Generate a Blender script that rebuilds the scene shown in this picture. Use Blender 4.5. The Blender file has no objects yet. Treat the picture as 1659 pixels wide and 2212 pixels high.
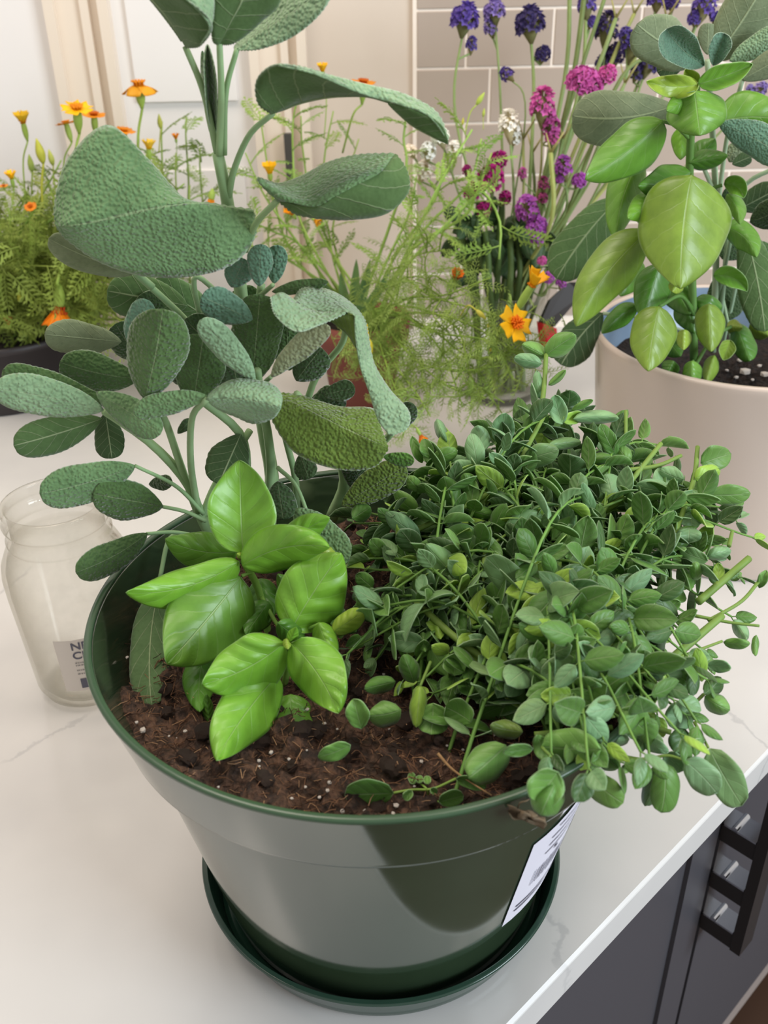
import bpy, math, random
import numpy as np
from mathutils import Vector, Matrix
random.seed(7); RNG = np.random.default_rng(7)
PI = math.pi
SC = bpy.context.scene; COL = SC.collection
# ---------------------------------------------------------------- camera
W, H, F = 1659.0, 2212.0, 2100.0
PITCH, ROLL = 0.53684, -0.02048
CAM = np.array([0.00624, -0.42009, 0.51931])
_f = np.array([0, math.cos(PITCH), -math.sin(PITCH)]); _r = np.array([1., 0, 0]); _u = np.cross(_r, _f)
_c, _s = math.cos(ROLL), math.sin(ROLL)
CR = np.array([_c*_r+_s*_u, -_s*_r+_c*_u, _f])
cam_d = bpy.data.cameras.new('camera'); cam = bpy.data.objects.new('camera', cam_d); COL.objects.link(cam)
cam_d.sensor_fit = 'VERTICAL'; cam_d.sensor_height = 36.0; cam_d.sensor_width = 27.0; cam_d.lens = F/H*36.0
cam_d.clip_start = 0.01
cam.matrix_world = Matrix(((CR[0][0], CR[1][0], -CR[2][0], CAM[0]), (CR[0][1], CR[1][1], -CR[2][1], CAM[1]),
                           (CR[0][2], CR[1][2], -CR[2][2], CAM[2]), (0, 0, 0, 1)))
cam_d.dof.use_dof = True; cam_d.dof.focus_distance = 0.58; cam_d.dof.aperture_fstop = 13.0
SC.camera = cam
SC.view_settings.view_transform = 'Standard'; SC.view_settings.look = 'None'
SC.view_settings.exposure = 0.0; SC.view_settings.gamma = 1.0; SC.view_settings.use_curve_mapping = False
# ---------------------------------------------------------------- light
wd = bpy.data.worlds.new('room_light'); SC.world = wd; wd.use_nodes = True
wd.node_tree.nodes['Background'].inputs[0].default_value = (1.0, 0.95, 0.90, 1)
wd.node_tree.nodes['Background'].inputs[1].default_value = 0.56
def area(name, loc, target, sx, sy, power, col):
    l = bpy.data.lights.new(name, 'AREA'); l.shape = 'RECTANGLE'; l.size = sx; l.size_y = sy; l.energy = power; l.color = col
    o = bpy.data.objects.new(name, l); COL.objects.link(o); o.location = loc
    o.rotation_euler = (Vector(target)-Vector(loc)).to_track_quat('-Z', 'Y').to_euler(); return o
area('ceiling_lamp', (-0.5, 0.25, 1.75), (-0.1, 0.2, 0), 0.7, 0.7, 15.5, (1.0, 0.88, 0.76))
area('ceiling_lamp_far', (0.55, 0.1, 1.75), (0.2, 0.2, 0), 0.5, 0.5, 7.5, (1.0, 0.88, 0.76))
area('window_light', (2.2, -1.15, 0.95), (0.1, 0.0, 0.05), 1.3, 1.0, 68, (0.80, 0.91, 1.0))

# ---------------------------------------------------------------- helpers
def U(px, py, Y=None, z=None):
    d = np.array([(px-W/2)/F, (H/2-py)/F, 1.0]) @ CR
    t = (z-CAM[2])/d[2] if z is not None else (Y-CAM[1])/d[1]
    return CAM+t*d
def UA(p):                                     # array of (px,py,Y)
    p = np.asarray(p, float); q = p.reshape(-1, 3)
    d = np.stack([(q[:, 0]-W/2)/F, (H/2-q[:, 1])/F, np.ones(len(q))], 1) @ CR
    t = (q[:, 2]-CAM[1])/d[:, 1]
    return (CAM+t[:, None]*d).reshape(p.shape)
def lin(r, g, b, k=1.0):
    def f(c):
        c /= 255.0
        return (c/12.92 if c <= 0.04045 else ((c+0.055)/1.055)**2.4)*k
    return (f(r), f(g), f(b), 1.0)
class MB:
    def __init__(s): s.v = []; s.f = []; s.m = []; s.uv = []
    def add(s, verts, faces, mi=0, uv=None):
        o = len(s.v); s.v.extend([tuple(map(float, p)) for p in verts])
        s.uv.extend(uv if uv is not None else [(0.5, 0.5)]*len(verts))
        s.f.extend([tuple(i+o for i in fc) for fc in faces])
        s.m.extend([mi]*len(faces) if isinstance(mi, int) else mi)
    def mesh(s, name, mats, smooth=True):
        me = bpy.data.meshes.new(name); me.from_pydata(s.v, [], s.f)
        for m in mats: me.materials.append(m)
        me.polygons.foreach_set('material_index', s.m)
        me.polygons.foreach_set('use_smooth', [smooth]*len(s.f))
        ul = me.uv_layers.new(name='UVMap'); idx = np.zeros(len(me.loops), int); me.loops.foreach_get('vertex_index', idx)
        ul.data.foreach_set('uv', np.asarray(s.uv, np.float32)[idx].ravel()); me.update(); return me
    def build(s, name, mats, parent=None, smooth=True, color=None):
        if not isinstance(mats, (list, tuple)): mats = [mats]
        return link(name, s.mesh(name, mats, smooth), parent, color)
def link(name, me, parent=None, color=None, mw=None):
    o = bpy.data.objects.new(name, me); COL.objects.link(o)
    if color is not None: o.color = color
    if mw is not None: o.matrix_world = mw
    if parent is not None:
        o.parent = parent
        if parent.type == 'EMPTY': o.matrix_parent_inverse = Matrix.Translation(parent.location).inverted()
    return o
def tag(o, label=None, cat=None, group=None, kind=None):
    if label: o['label'] = label
    if cat: o['category'] = cat
    if group: o['group'] = group
    if kind: o['kind'] = kind
    return o
def thing(name, loc, label, cat, group=None):
    o = bpy.data.objects.new(name, None); COL.objects.link(o); o.location = tuple(map(float, loc)); o.empty_display_size = 0.02
    return tag(o, label, cat, group)
def catmull(pts, n, ts=None):
    p = np.asarray(pts, float); k = len(p)
    if ts is None: ts = np.linspace(0, 1, n)
    if k == 2: return p[0]+(p[1]-p[0])*np.asarray(ts)[:, None]
    q = np.vstack([2*p[0]-p[1], p, 2*p[-1]-p[-2]])
    x = np.clip(np.asarray(ts)*(k-1), 0, k-1-1e-9); i = x.astype(int); t = (x-i)[:, None]
    a, b, c, d = q[i], q[i+1], q[i+2], q[i+3]
    return 0.5*((2*b)+(-a+c)*t+(2*a-5*b+4*c-d)*t*t+(-a+3*b-3*c+d)*t**3)
def nrm(v): v = np.asarray(v, float); return v/(np.linalg.norm(v)+1e-12)
def tube(mb, pts, r, seg=6, mi=0, cap=True):
    p = np.asarray(pts, float); n = len(p); r = np.broadcast_to(np.asarray(r, float), (n,))
    t = np.gradient(p, axis=0); a = np.array([0.3, 0.9, 0.2]); vs = []; uv = []
    for i in range(n):
        ti = nrm(t[i]); x = a-ti*(a@ti)
        if np.linalg.norm(x) < 1e-3: x = np.array([1., 0, 0])-ti*ti[0]
        x = nrm(x); a = x; y = np.cross(ti, x)
        for k in range(seg):
            w = 2*PI*k/seg; vs.append(p[i]+r[i]*(math.cos(w)*x+math.sin(w)*y)); uv.append((i/(n-1), k/seg))
    fs = [(i*seg+k, i*seg+(k+1) % seg, (i+1)*seg+(k+1) % seg, (i+1)*seg+k) for i in range(n-1) for k in range(seg)]
    if cap: fs += [tuple(range(seg))[::-1], tuple((n-1)*seg+k for k in range(seg))]
    mb.add(vs, fs, mi, uv)
def ptube(mb, ppts, rpx, n=12, seg=6, mi=0):    # tube along (px,py,Y) points, radius in pixels
    q = catmull(ppts, n); P3 = UA(q); dep = (P3-CAM) @ CR[2]
    rr = np.interp(np.linspace(0, 1, n), np.linspace(0, 1, len(np.atleast_1d(rpx))), np.atleast_1d(rpx))
    tube(mb, P3, rr*dep/F, seg, mi)
def lathe(mb, prof, seg=64, c=(0, 0), mi=0, close=False):
    vs = []; uv = []; n = len(prof)
    for i, (r, z) in enumerate(prof):
        for k in range(seg):
            w = 2*PI*k/seg; vs.append((c[0]+r*math.cos(w), c[1]+r*math.sin(w), z)); uv.append((k/seg, i/max(1, n-1)))
    fs = [(i*seg+k, i*seg+(k+1) % seg, (i+1)*seg+(k+1) % seg, (i+1)*seg+k) for i in range(n-1) for k in range(seg)]
    if close: fs += [((n-1)*seg+k, (n-1)*seg+(k+1) % seg, (k+1) % seg, k) for k in range(seg)]
    mb.add(vs, fs, mi, uv)
def support(prof, e=0.0008):                     # extra rings beside every corner so that smooth shading keeps the walls straight
    out = []
    for i, p in enumerate(prof):
        p = np.array(p, float)
        if i > 0: a = np.array(prof[i-1], float); L = np.linalg.norm(a-p); (L > 3*e) and out.append(tuple(p+(a-p)*e/L))
        out.append(tuple(p))
        if i < len(prof)-1: a = np.array(prof[i+1], float); L = np.linalg.norm(a-p); (L > 3*e) and out.append(tuple(p+(a-p)*e/L))
    return out
def disc(mb, r, z, seg=64, c=(0, 0), mi=0, up=True):
    vs = [(c[0]+r*math.cos(2*PI*k/seg), c[1]+r*math.sin(2*PI*k/seg), z) for k in range(seg)]
    mb.add(vs, [tuple(range(seg)) if up else tuple(range(seg))[::-1]], mi)
def box(mb, a, b, mi=0, M=None):
    vs = [np.array([x, y, z]) for x in (a[0], b[0]) for y in (a[1], b[1]) for z in (a[2], b[2])]
    if M is not None: vs = [M(v) for v in vs]
    mb.add(vs, [(0, 1, 3, 2), (4, 6, 7, 5), (0, 4, 5, 1), (2, 3, 7, 6), (0, 2, 6, 4), (1, 5, 7, 3)], mi)

# ---------------------------------------------------------------- materials
class NT:
    def __init__(s, name):
        s.m = bpy.data.materials.new(name); s.m.use_nodes = True; s.t = s.m.node_tree; s.t.nodes.clear()
        s.out = s.t.nodes.new('ShaderNodeOutputMaterial')
    def n(s, typ, ins=None, **at):
        nd = s.t.nodes.new(typ)
        for k, v in at.items(): setattr(nd, k, v)
        for k, v in (ins or {}).items():
            i = nd.inputs[k]
            if isinstance(v, bpy.types.NodeSocket): s.t.links.new(v, i)
            else: i.default_value = v
        return nd
    def ma(s, op, a, b=0.0, c=0.0): return s.n('ShaderNodeMath', {0: a, 1: b, 2: c}, operation=op).outputs[0]
    def mix(s, f, a, b, bt='MIX'):
        nd = s.n('ShaderNodeMix', data_type='RGBA', blend_type=bt)
        for k, v in ((0, f), (6, a), (7, b)):
            if isinstance(v, bpy.types.NodeSocket): s.t.links.new(v, nd.inputs[k])
            else: nd.inputs[k].default_value = v
        return nd.outputs[2]
    def sstep(s, x, a, b):
        return s.n('ShaderNodeMapRange', {0: x, 1: a, 2: b, 3: 0.0, 4: 1.0}, interpolation_type='SMOOTHSTEP').outputs[0]
    def noise(s, scale, det=3.0, rough=0.5, vec=None, dist=0.0):
        i = {'Scale': scale, 'Detail': det, 'Roughness': rough, 'Distortion': dist}
        if vec is not None: i['Vector'] = vec
        return s.n('ShaderNodeTexNoise', i).outputs[0]
    def obj(s): return s.n('ShaderNodeTexCoord').outputs['Object']
    def bump(s, h, st=0.5, d=0.001): return s.n('ShaderNodeBump', {'Height': h, 'Strength': st, 'Distance': d}).outputs[0]
    def pri(s, **k):
        nd = s.n('ShaderNodeBsdfPrincipled', {a.replace('_', ' '): v for a, v in k.items()}); return nd.outputs[0]
    def fin(s, sh): s.t.links.new(sh, s.out.inputs[0]); return s.m
def plain(name, col, rough=0.5, var=0.0, scale=30.0, bump=0.0, **k):
    t = NT(name); c = col; kw = {}
    if var or bump:
        nz = t.noise(scale, 4.0, 0.6, t.obj())
        if var: c = t.mix(t.ma('MULTIPLY_ADD', nz, 2*var, 0.5-var), tuple(x*(1-var) for x in col[:3])+(1,), tuple(min(1, x*(1+var)) for x in col[:3])+(1,))
        if bump: kw['Normal'] = t.bump(nz, bump, 0.002)
    return t.fin(t.pri(Base_Color=c, Roughness=rough, **kw, **k))
def leafmat(name, nv, slope, vein, rim, rough, spec, under, pebble=0.0, pscale=450.0, quilt=0.0, trans=0.18, mid=0.05, sheen=0.0, sidew=0.35):
    t = NT(name); oi = t.n('ShaderNodeObjectInfo'); col = oi.outputs['Color']
    uv = t.n('ShaderNodeUVMap', uv_map='UVMap').outputs[0]; sp = t.n('ShaderNodeSeparateXYZ', {0: uv}).outputs
    u = sp[0]; v = t.ma('ABSOLUTE', t.ma('MULTIPLY_ADD', sp[1], 2.0, -1.0))
    oc = t.obj(); nz = t.noise(60.0, 3.0, 0.6, oc); fine = t.noise(900.0, 2.0, 0.6, oc)
    wob = t.ma('MULTIPLY_ADD', nz, 0.5, -0.25)
    x = t.ma('FRACT', t.ma('ADD', t.ma('MULTIPLY_ADD', u, nv, wob), t.ma('MULTIPLY', v, -slope)))
    dv = t.ma('ABSOLUTE', t.ma('SUBTRACT', x, 0.5))                    # 0.5 on a side vein
    side = t.sstep(dv, 0.44, 0.5); midr = t.sstep(v, mid, mid*0.25)
    vm = t.ma('MULTIPLY', t.ma('MAXIMUM', t.ma('MULTIPLY', side, 0.62 if under else sidew), midr), vein)
    c = t.mix(t.ma('MULTIPLY_ADD', nz, 1.6, -0.4), t.mix(1.0, col, (0.72, 0.74, 0.66, 1), 'MULTIPLY'), t.mix(1.0, col, (1.2, 1.16, 1.12, 1), 'MULTIPLY'))
    c = t.mix(t.ma('MULTIPLY', fine, 0.25), c, t.mix(1.0, c, (1.35, 1.35, 1.35, 1), 'MULTIPLY'))
    lt = t.mix(0.55, c, (0.62, 0.72, 0.42, 1))
    c = t.mix(vm, c, lt)
    if rim: c = t.mix(t.ma('MULTIPLY', t.sstep(v, 0.95, 1.0), rim), c, t.mix(0.6, c, (0.6, 0.72, 0.55, 1)))
    if under:
        c = t.mix(under, c, t.mix(0.5, c, (0.30, 0.36, 0.24, 1)))
    hs = t.ma('MULTIPLY', vm, 0.6 if under else -0.5)
    if quilt: hs = t.ma('ADD', hs, t.ma('MULTIPLY', t.ma('SUBTRACT', 0.5, dv), quilt))
    nor = t.bump(hs, 0.7, 0.0016)
    if pebble:
        pv = t.n('ShaderNodeTexVoronoi', {'Vector': t.n('ShaderNodeVectorMath', {0: oc, 1: t.n('ShaderNodeCombineXYZ', {0: t.ma('MULTIPLY', nz, 0.004), 1: t.ma('MULTIPLY', nz, 0.003), 2: 0.0}).outputs[0]}, operation='ADD').outputs[0], 'Scale': pscale}, feature='SMOOTH_F1').outputs[0]
        nor = t.n('ShaderNodeBump', {'Height': pv, 'Strength': pebble, 'Distance': 0.0022, 'Normal': nor}, invert=True).outputs[0]
        c = t.mix(t.ma('MULTIPLY', t.sstep(pv, 0.35, 0.75), 0.3), c, t.mix(1.0, c, (0.62, 0.66, 0.6, 1), 'MULTIPLY'))  # shade in the creases between pebbles, painted into the leaf colour
    kw = dict(Base_Color=c, Roughness=rough, Specular_IOR_Level=spec, Normal=nor)
    if sheen: kw.update(Sheen_Weight=sheen, Sheen_Roughness=0.45)
    s1 = t.pri(**kw)
    s2 = t.n('ShaderNodeBsdfTranslucent', {'Color': t.mix(1.0, c, (1.15, 1.25, 0.55, 1), 'MULTIPLY')}).outputs[0]
    return t.fin(t.n('ShaderNodeMixShader', {0: trans, 1: s1, 2: s2}).outputs[0])
M = {}
M['sage'] = leafmat('sage_leaf_top', 6, 1.6, 0.5, 0.8, 0.75, 0.18, 0.0, 0.8, 640.0, 0.0, 0.08, 0.03, 0.3, 0.12)
M['sage_u'] = leafmat('sage_leaf_underside', 6, 1.6, 0.8, 0.3, 0.85, 0.1, 0.12, 0.12, 600.0, 0.0, 0.12, 0.06, 0.15)
M['basil'] = leafmat('basil_leaf_top', 5, 1.5, 0.4, 0.35, 0.36, 0.55, 0.0, 0.0, 1, 0.3, 0.2, 0.03, 0.0, 0.3)
M['basil_u'] = leafmat('basil_leaf_underside', 5, 1.5, 0.6, 0.2, 0.55, 0.3, 0.18, 0.0, 1, 0.8, 0.25, 0.05)
M['oreg'] = leafmat('oregano_leaf_top', 4, 1.4, 0.4, 0.35, 0.45, 0.4, 0.0, 0.0, 1, 0.2, 0.16, 0.06, 0.1)
M['oreg_u'] = leafmat('oregano_leaf_underside', 4, 1.4, 0.6, 0.2, 0.6, 0.25, 0.2, 0.0, 1, 0.5, 0.2, 0.07)
def tint(name, rough=0.6, trans=0.2, var=0.25, scale=80.0, spec=0.3):
    t = NT(name); col = t.n('ShaderNodeObjectInfo').outputs['Color']; nz = t.noise(scale, 3.0, 0.6, t.obj())
    c = t.mix(nz, t.mix(1.0, col, (1-var, 1-var, 1-var, 1), 'MULTIPLY'), t.mix(1.0, col, (1+var, 1+var, 1+var, 1), 'MULTIPLY'))
    s1 = t.pri(Base_Color=c, Roughness=rough, Specular_IOR_Level=spec)
    if not trans: return t.fin(s1)
    s2 = t.n('ShaderNodeBsdfTranslucent', {'Color': c}).outputs[0]
    return t.fin(t.n('ShaderNodeMixShader', {0: trans, 1: s1, 2: s2}).outputs[0])
M['stem'] = tint('plant_stem', 0.55, 0.05, 0.18)
M['frond'] = tint('feathery_leaf', 0.55, 0.22, 0.25)
M['petal'] = tint('flower_petal', 0.5, 0.2, 0.12, 200.0)
M['calyx'] = tint('flower_calyx', 0.5, 0.1, 0.2, 150.0)
M['dry'] = tint('dry_plant', 0.85, 0.08, 0.4, 300.0, 0.1)
def counter_mat():
    t = NT('white_quartz'); oc = t.obj(); sp = t.n('ShaderNodeSeparateXYZ', {0: oc}).outputs
    nz = t.noise(14.0, 5.0, 0.65, oc); cl = t.noise(3.5, 4.0, 0.6, oc)
    c = t.mix(t.sstep(cl, 0.35, 0.75), (0.66, 0.645, 0.625, 1), (0.575, 0.565, 0.555, 1))
    veins = [(U(20, 1650, z=0), U(185, 1545, z=0)), (U(1192, 1905, z=0), U(1226, 2087, z=0)), (U(1560, 1520, z=0), U(1680, 1640, z=0)),
             (U(1100, 1130, z=0), U(1010, 900, z=0)), (U(-60, 1330, z=0), U(60, 1230, z=0))]
    for a, b in veins:
        d = b-a; L = np.linalg.norm(d); d = d/L; n = np.array([-d[1], d[0]])
        al = t.ma('ADD', t.ma('MULTIPLY', sp[0], d[0]), t.ma('MULTIPLY_ADD', sp[1], d[1], -(a[0]*d[0]+a[1]*d[1])))
        ac = t.ma('ADD', t.ma('MULTIPLY', sp[0], n[0]), t.ma('MULTIPLY_ADD', sp[1], n[1], -(a[0]*n[0]+a[1]*n[1])))
        ac = t.ma('ABSOLUTE', t.ma('MULTIPLY_ADD', t.ma('SUBTRACT', nz, 0.5), 0.05, ac))
        w = t.ma('MULTIPLY', t.sstep(ac, 0.0028, 0.0004), t.ma('MULTIPLY', t.sstep(al, -0.01, 0.01), t.sstep(al, L+0.01, L-0.01)))
        c = t.mix(t.ma('MULTIPLY', w, 0.42), c, (0.36, 0.36, 0.37, 1))
    return t.fin(t.pri(Base_Color=c, Roughness=0.16, Specular_IOR_Level=0.5))
M['quartz'] = counter_mat()
M['wall'] = plain('beige_wall_paint', lin(214, 200, 186), 0.6, 0.03, 8.0)
M['white'] = plain('white_paint', lin(236, 232, 230), 0.5, 0.02, 6.0)
M['casing'] = plain('cream_trim_paint', lin(232, 218, 202), 0.45, 0.02, 6.0)
M['dark'] = plain('dark_gap', lin(70, 66, 62), 0.6, 0.2)
M['tile'] = plain('taupe_glazed_tile', lin(178, 163, 151), 0.2, 0.05, 12.0)
M['grout'] = plain('pale_grout', lin(246, 234, 222), 0.6, 0.05, 200.0)
M['floor'] = plain('brown_wood_floor', lin(70, 46, 31), 0.5, 0.25, 9.0)
M['cab'] = plain('charcoal_cabinet_paint', lin(72, 71, 76), 0.42, 0.06, 10.0)
M['plinth'] = plain('grey_plinth', lin(150, 138, 132), 0.5, 0.1, 20.0)
M['chrome'] = plain('chrome', (0.78, 0.8, 0.84, 1), 0.16, 0.05, 80.0, Metallic=1.0)
M['black'] = plain('black_metal', lin(38, 34, 34), 0.5, 0.15, 60.0)
def potmat(name, col, ior, rough, sc=40.0):
    t = NT(name); oc = t.obj(); nz = t.noise(sc, 4.0, 0.6, oc); sp = t.noise(420.0, 1.0, 0.5, oc)
    c = t.mix(nz, tuple(x*0.85 for x in col[:3])+(1,), tuple(x*1.15 for x in col[:3])+(1,))
    c = t.mix(t.ma('MULTIPLY', t.sstep(sp, 0.80, 0.84), 0.5), c, (0.02, 0.018, 0.014, 1))
    r = t.ma('MULTIPLY_ADD', nz, 0.08, rough-0.04)
    return t.fin(t.pri(Base_Color=c, Roughness=r, IOR=ior, Normal=t.bump(t.noise(18.0, 2.0, 0.5, oc), 0.012, 0.002)))
M['pot'] = potmat('dark_green_plastic', lin(46, 62, 44), 2.3, 0.09)
M['lip'] = potmat('green_plastic_lip', lin(54, 80, 56), 1.5, 0.3)
M['saucer'] = potmat('green_saucer_plastic', lin(34, 62, 50), 1.55, 0.15)
M['sticker'] = plain('white_paper_sticker', lin(222, 220, 232), 0.45, 0.05, 60.0)
M['ink'] = plain('grey_black_ink', lin(96, 96, 112), 0.6, 0.1)
M['ink2'] = plain('pale_grey_ink', lin(150, 146, 146), 0.6, 0.1)
M['paper'] = plain('pale_jar_label', lin(226, 218, 210), 0.6, 0.03, 60.0)
def soilmat(name, a, b):
    t = NT(name); oc = t.obj(); n1 = t.noise(180.0, 6.0, 0.7, oc); n2 = t.noise(35.0, 4.0, 0.6, oc)
    vo = t.n('ShaderNodeTexVoronoi', {'Vector': oc, 'Scale': 260.0}).outputs[0]
    c = t.mix(t.sstep(n1, 0.35, 0.7), a, b); c = t.mix(t.sstep(n2, 0.4, 0.75), c, t.mix(1.0, c, (0.45, 0.42, 0.4, 1), 'MULTIPLY'))
    return t.fin(t.pri(Base_Color=c, Roughness=0.9, Normal=t.bump(t.ma('ADD', n1, vo), 1.0, 0.004)))
M['soil'] = soilmat('brown_potting_mix', lin(54, 41, 34), lin(124, 92, 72))
M['soil2'] = soilmat('dark_potting_mix', lin(26, 22, 20), lin(62, 46, 38))
M['fibre'] = tint('coir_fibre', 0.9, 0.0, 0.3, 300.0, 0.1)
M['perlite'] = plain('perlite', lin(226, 216, 206), 0.9, 0.15, 400.0, 0.6)
M['whitepot'] = plain('off_white_glazed_pot', lin(204, 188, 176), 0.24, 0.03, 7.0)
M['blueglaze'] = plain('grey_blue_inner_glaze', lin(120, 142, 166), 0.25, 0.08, 9.0)
M['potblack'] = plain('black_plastic_planter', lin(44, 38, 40), 0.45, 0.1, 20.0)
M['terra'] = plain('dark_red_clay', lin(130, 66, 56), 0.7, 0.15, 40.0)
M['red'] = plain('red_plastic', lin(190, 26, 34), 0.35, 0.05)
def glass(name, col, film):                      # thin clear wall: lets light straight through, mirrors at grazing angles, faint dusty film
    t = NT(name); oc = t.obj(); fr = t.ma('MULTIPLY_ADD', t.ma('POWER', t.n('ShaderNodeLayerWeight', {'Blend': 0.5, 'Normal': t.bump(t.noise(45.0, 2.0, 0.5, oc), 0.10, 0.004)}).outputs['Facing'], 3.5), 0.7, 0.03)
    lw = t.n('ShaderNodeLayerWeight', {'Blend': 0.5}).outputs['Facing']
    tr = t.n('ShaderNodeBsdfTransparent', {0: t.mix(t.ma('POWER', lw, 2.0), col, (0.66, 0.64, 0.58, 1))}).outputs[0]; gl = t.n('ShaderNodeBsdfGlossy', {'Color': (0.95, 0.95, 0.93, 1), 'Roughness': 0.04}).outputs[0]
    df = t.n('ShaderNodeBsdfDiffuse', {0: (0.8, 0.78, 0.72, 1)}).outputs[0]
    f = t.ma('MULTIPLY', t.sstep(t.noise(30.0, 4.0, 0.6, oc), 0.35, 0.8), film)
    a = t.n('ShaderNodeMixShader', {0: f, 1: tr, 2: df}).outputs[0]
    return t.fin(t.n('ShaderNodeMixShader', {0: fr, 1: a, 2: gl}).outputs[0])
M['glass'] = glass('clear_glass', (0.985, 0.985, 0.975, 1), 0.10)
M['vglass'] = glass('vase_glass', (0.96, 0.98, 0.97, 1), 0.06)

# ---------------------------------------------------------------- leaves
def grid_normals(G):
    du = np.gradient(G, axis=0); dv = np.gradient(G, axis=1); n = np.cross(du, dv)
    l = np.linalg.norm(n, axis=2, keepdims=True); m = nrm(n.reshape(-1, 3).sum(0))
    return np.where(l > 1e-12, n/np.maximum(l, 1e-12), m)
def sheet(mb, G, us, vs, th=0.0005, topface=True, ref=None):
    nu, nv = G.shape[:2]; n = grid_normals(G)
    if ref is None: ref = CAM-G.reshape(-1, 3).mean(0)
    s = 1.0 if n.reshape(-1, 3).mean(0) @ ref > 0 else -1.0
    if not topface: s = -s
    n = n*s; T = (G+n*th*0.5).reshape(-1, 3); B = (G-n*th*0.5).reshape(-1, 3)
    uv = [(float(us[i]), float(vs[j])*0.5+0.5) for i in range(nu) for j in range(nv)]
    ix = lambda i, j: i*nv+j
    q = [(ix(i, j), ix(i, j+1), ix(i+1, j+1), ix(i+1, j)) for i in range(nu-1) for j in range(nv-1)]
    N = nu*nv
    ft = q if s < 0 else [f[::-1] for f in q]
    fb = [tuple(k+N for k in f[::-1]) for f in ft]
    bd = [ix(0, j) for j in range(nv)]+[ix(i, nv-1) for i in range(1, nu)]+[ix(nu-1, j) for j in range(nv-2, -1, -1)]+[ix(i, 0) for i in range(nu-2, 0, -1)]
    L = len(bd); fr = [(bd[k], bd[(k+1) % L], bd[(k+1) % L]+N, bd[k]+N) for k in range(L)]
    if s < 0: fr = [f[::-1] for f in fr]
    mb.add(np.vstack([T, B]), ft+fb+fr, [0]*len(ft)+[1]*len(fb)+[0]*len(fr), uv+uv)
PROF = {'s': (0.72, 0.42), 'b': (0.58, 0.80), 'o': (0.58, 0.60), 'r': (0.5, 0.42), 'n': (0.7, 0.6), 'p': (0.6, 0.9)}
def prof(u, k):
    a, b = PROF[k]; p = np.power(u, a)*np.power(1-u, b); m = a/(a+b); return p/(m**a*(1-m)**b)
def leaf(bx, by, tx, ty, w, Yb, Yt, shape='s', bend=0.0, wr=None, e=None, under=False, nu=18, half=4, cren=0.0, wave=0.0, mb=None, th=0.0005, fold=0.0, yb=0.0, puck=0.0, vee=0.0):
    """a leaf seen from base pixel to tip pixel; w / wr half widths (px) left / right of the way to the tip; Yb, Yt depth of base and tip;
    e: how far the margins sit behind (+) or before (-) the midrib; yb: how far the middle of the midrib bows towards the viewer"""
    wr = w if wr is None else wr
    if e is None: e = 0.22*w/F*(0.5*(Yb+Yt)+0.6)
    ph2 = random.uniform(0, 6); ir = random.uniform(.02, .05)
    s = np.linspace(0, 1, nu); us = np.where(s < 0.5, s, s); us = 1-(1-s)**1.5; us = us*0.5+s*0.5
    d = np.array([tx-bx, ty-by]); L = np.hypot(*d); d = d/L; pp = np.array([d[1], -d[0]])
    c = np.array([(bx+tx)/2, (by+ty)/2])+pp*bend*2
    B = np.array([bx, by]); T = np.array([tx, ty])
    mid = ((1-us)**2)[:, None]*B+(2*us*(1-us))[:, None]*c+(us**2)[:, None]*T
    tg = 2*(1-us)[:, None]*(c-B)+2*us[:, None]*(T-c); tg /= np.linalg.norm(tg, axis=1, keepdims=True)
    pe = np.stack([tg[:, 1], -tg[:, 0]], 1)
    vs = np.linspace(-1, 1, 2*half+1); p = prof(np.clip(us, 0, 1), shape)
    Ym = Yb+(Yt-Yb)*us-yb*4*us*(1-us)
    ph = random.uniform(0, 6)
    A = np.zeros((nu, len(vs), 3))
    for j, v in enumerate(vs):
        ww = (w if v > 0 else wr)*p*(1+ir*np.sin(us*11+ph2+2*v))
        if cren and abs(v) == 1: ww = ww*(1+cren*np.abs(np.sin(us*PI*cren_n(L))))
        off = pe*(ww*v)[:, None]
        A[:, j, :2] = mid+off
        A[:, j, 2] = Ym+e*abs(v)**1.6*np.maximum(p, 0.15)+fold*v*p+wave*np.sin(us*9+ph+v)*abs(v)**2-vee*abs(v)*p
        if puck: A[:, j, 2] -= puck*np.abs(np.sin(PI*(4.2*us-1.1*abs(v)+.25+.12*np.sin(us*7+ph2*(1 if v > 0 else 2)))))*(.6+.4*np.sin(us*5+ph2+(2 if v > 0 else 0)))*np.sqrt(p)*(abs(v)**.6)*(1-.75*abs(v)**3)
    if mb is None: mb = MB()
    sheet(mb, UA(A), us, vs, th, not under)
    return mb
def cren_n(L): return max(6, int(L/14.0))
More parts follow.
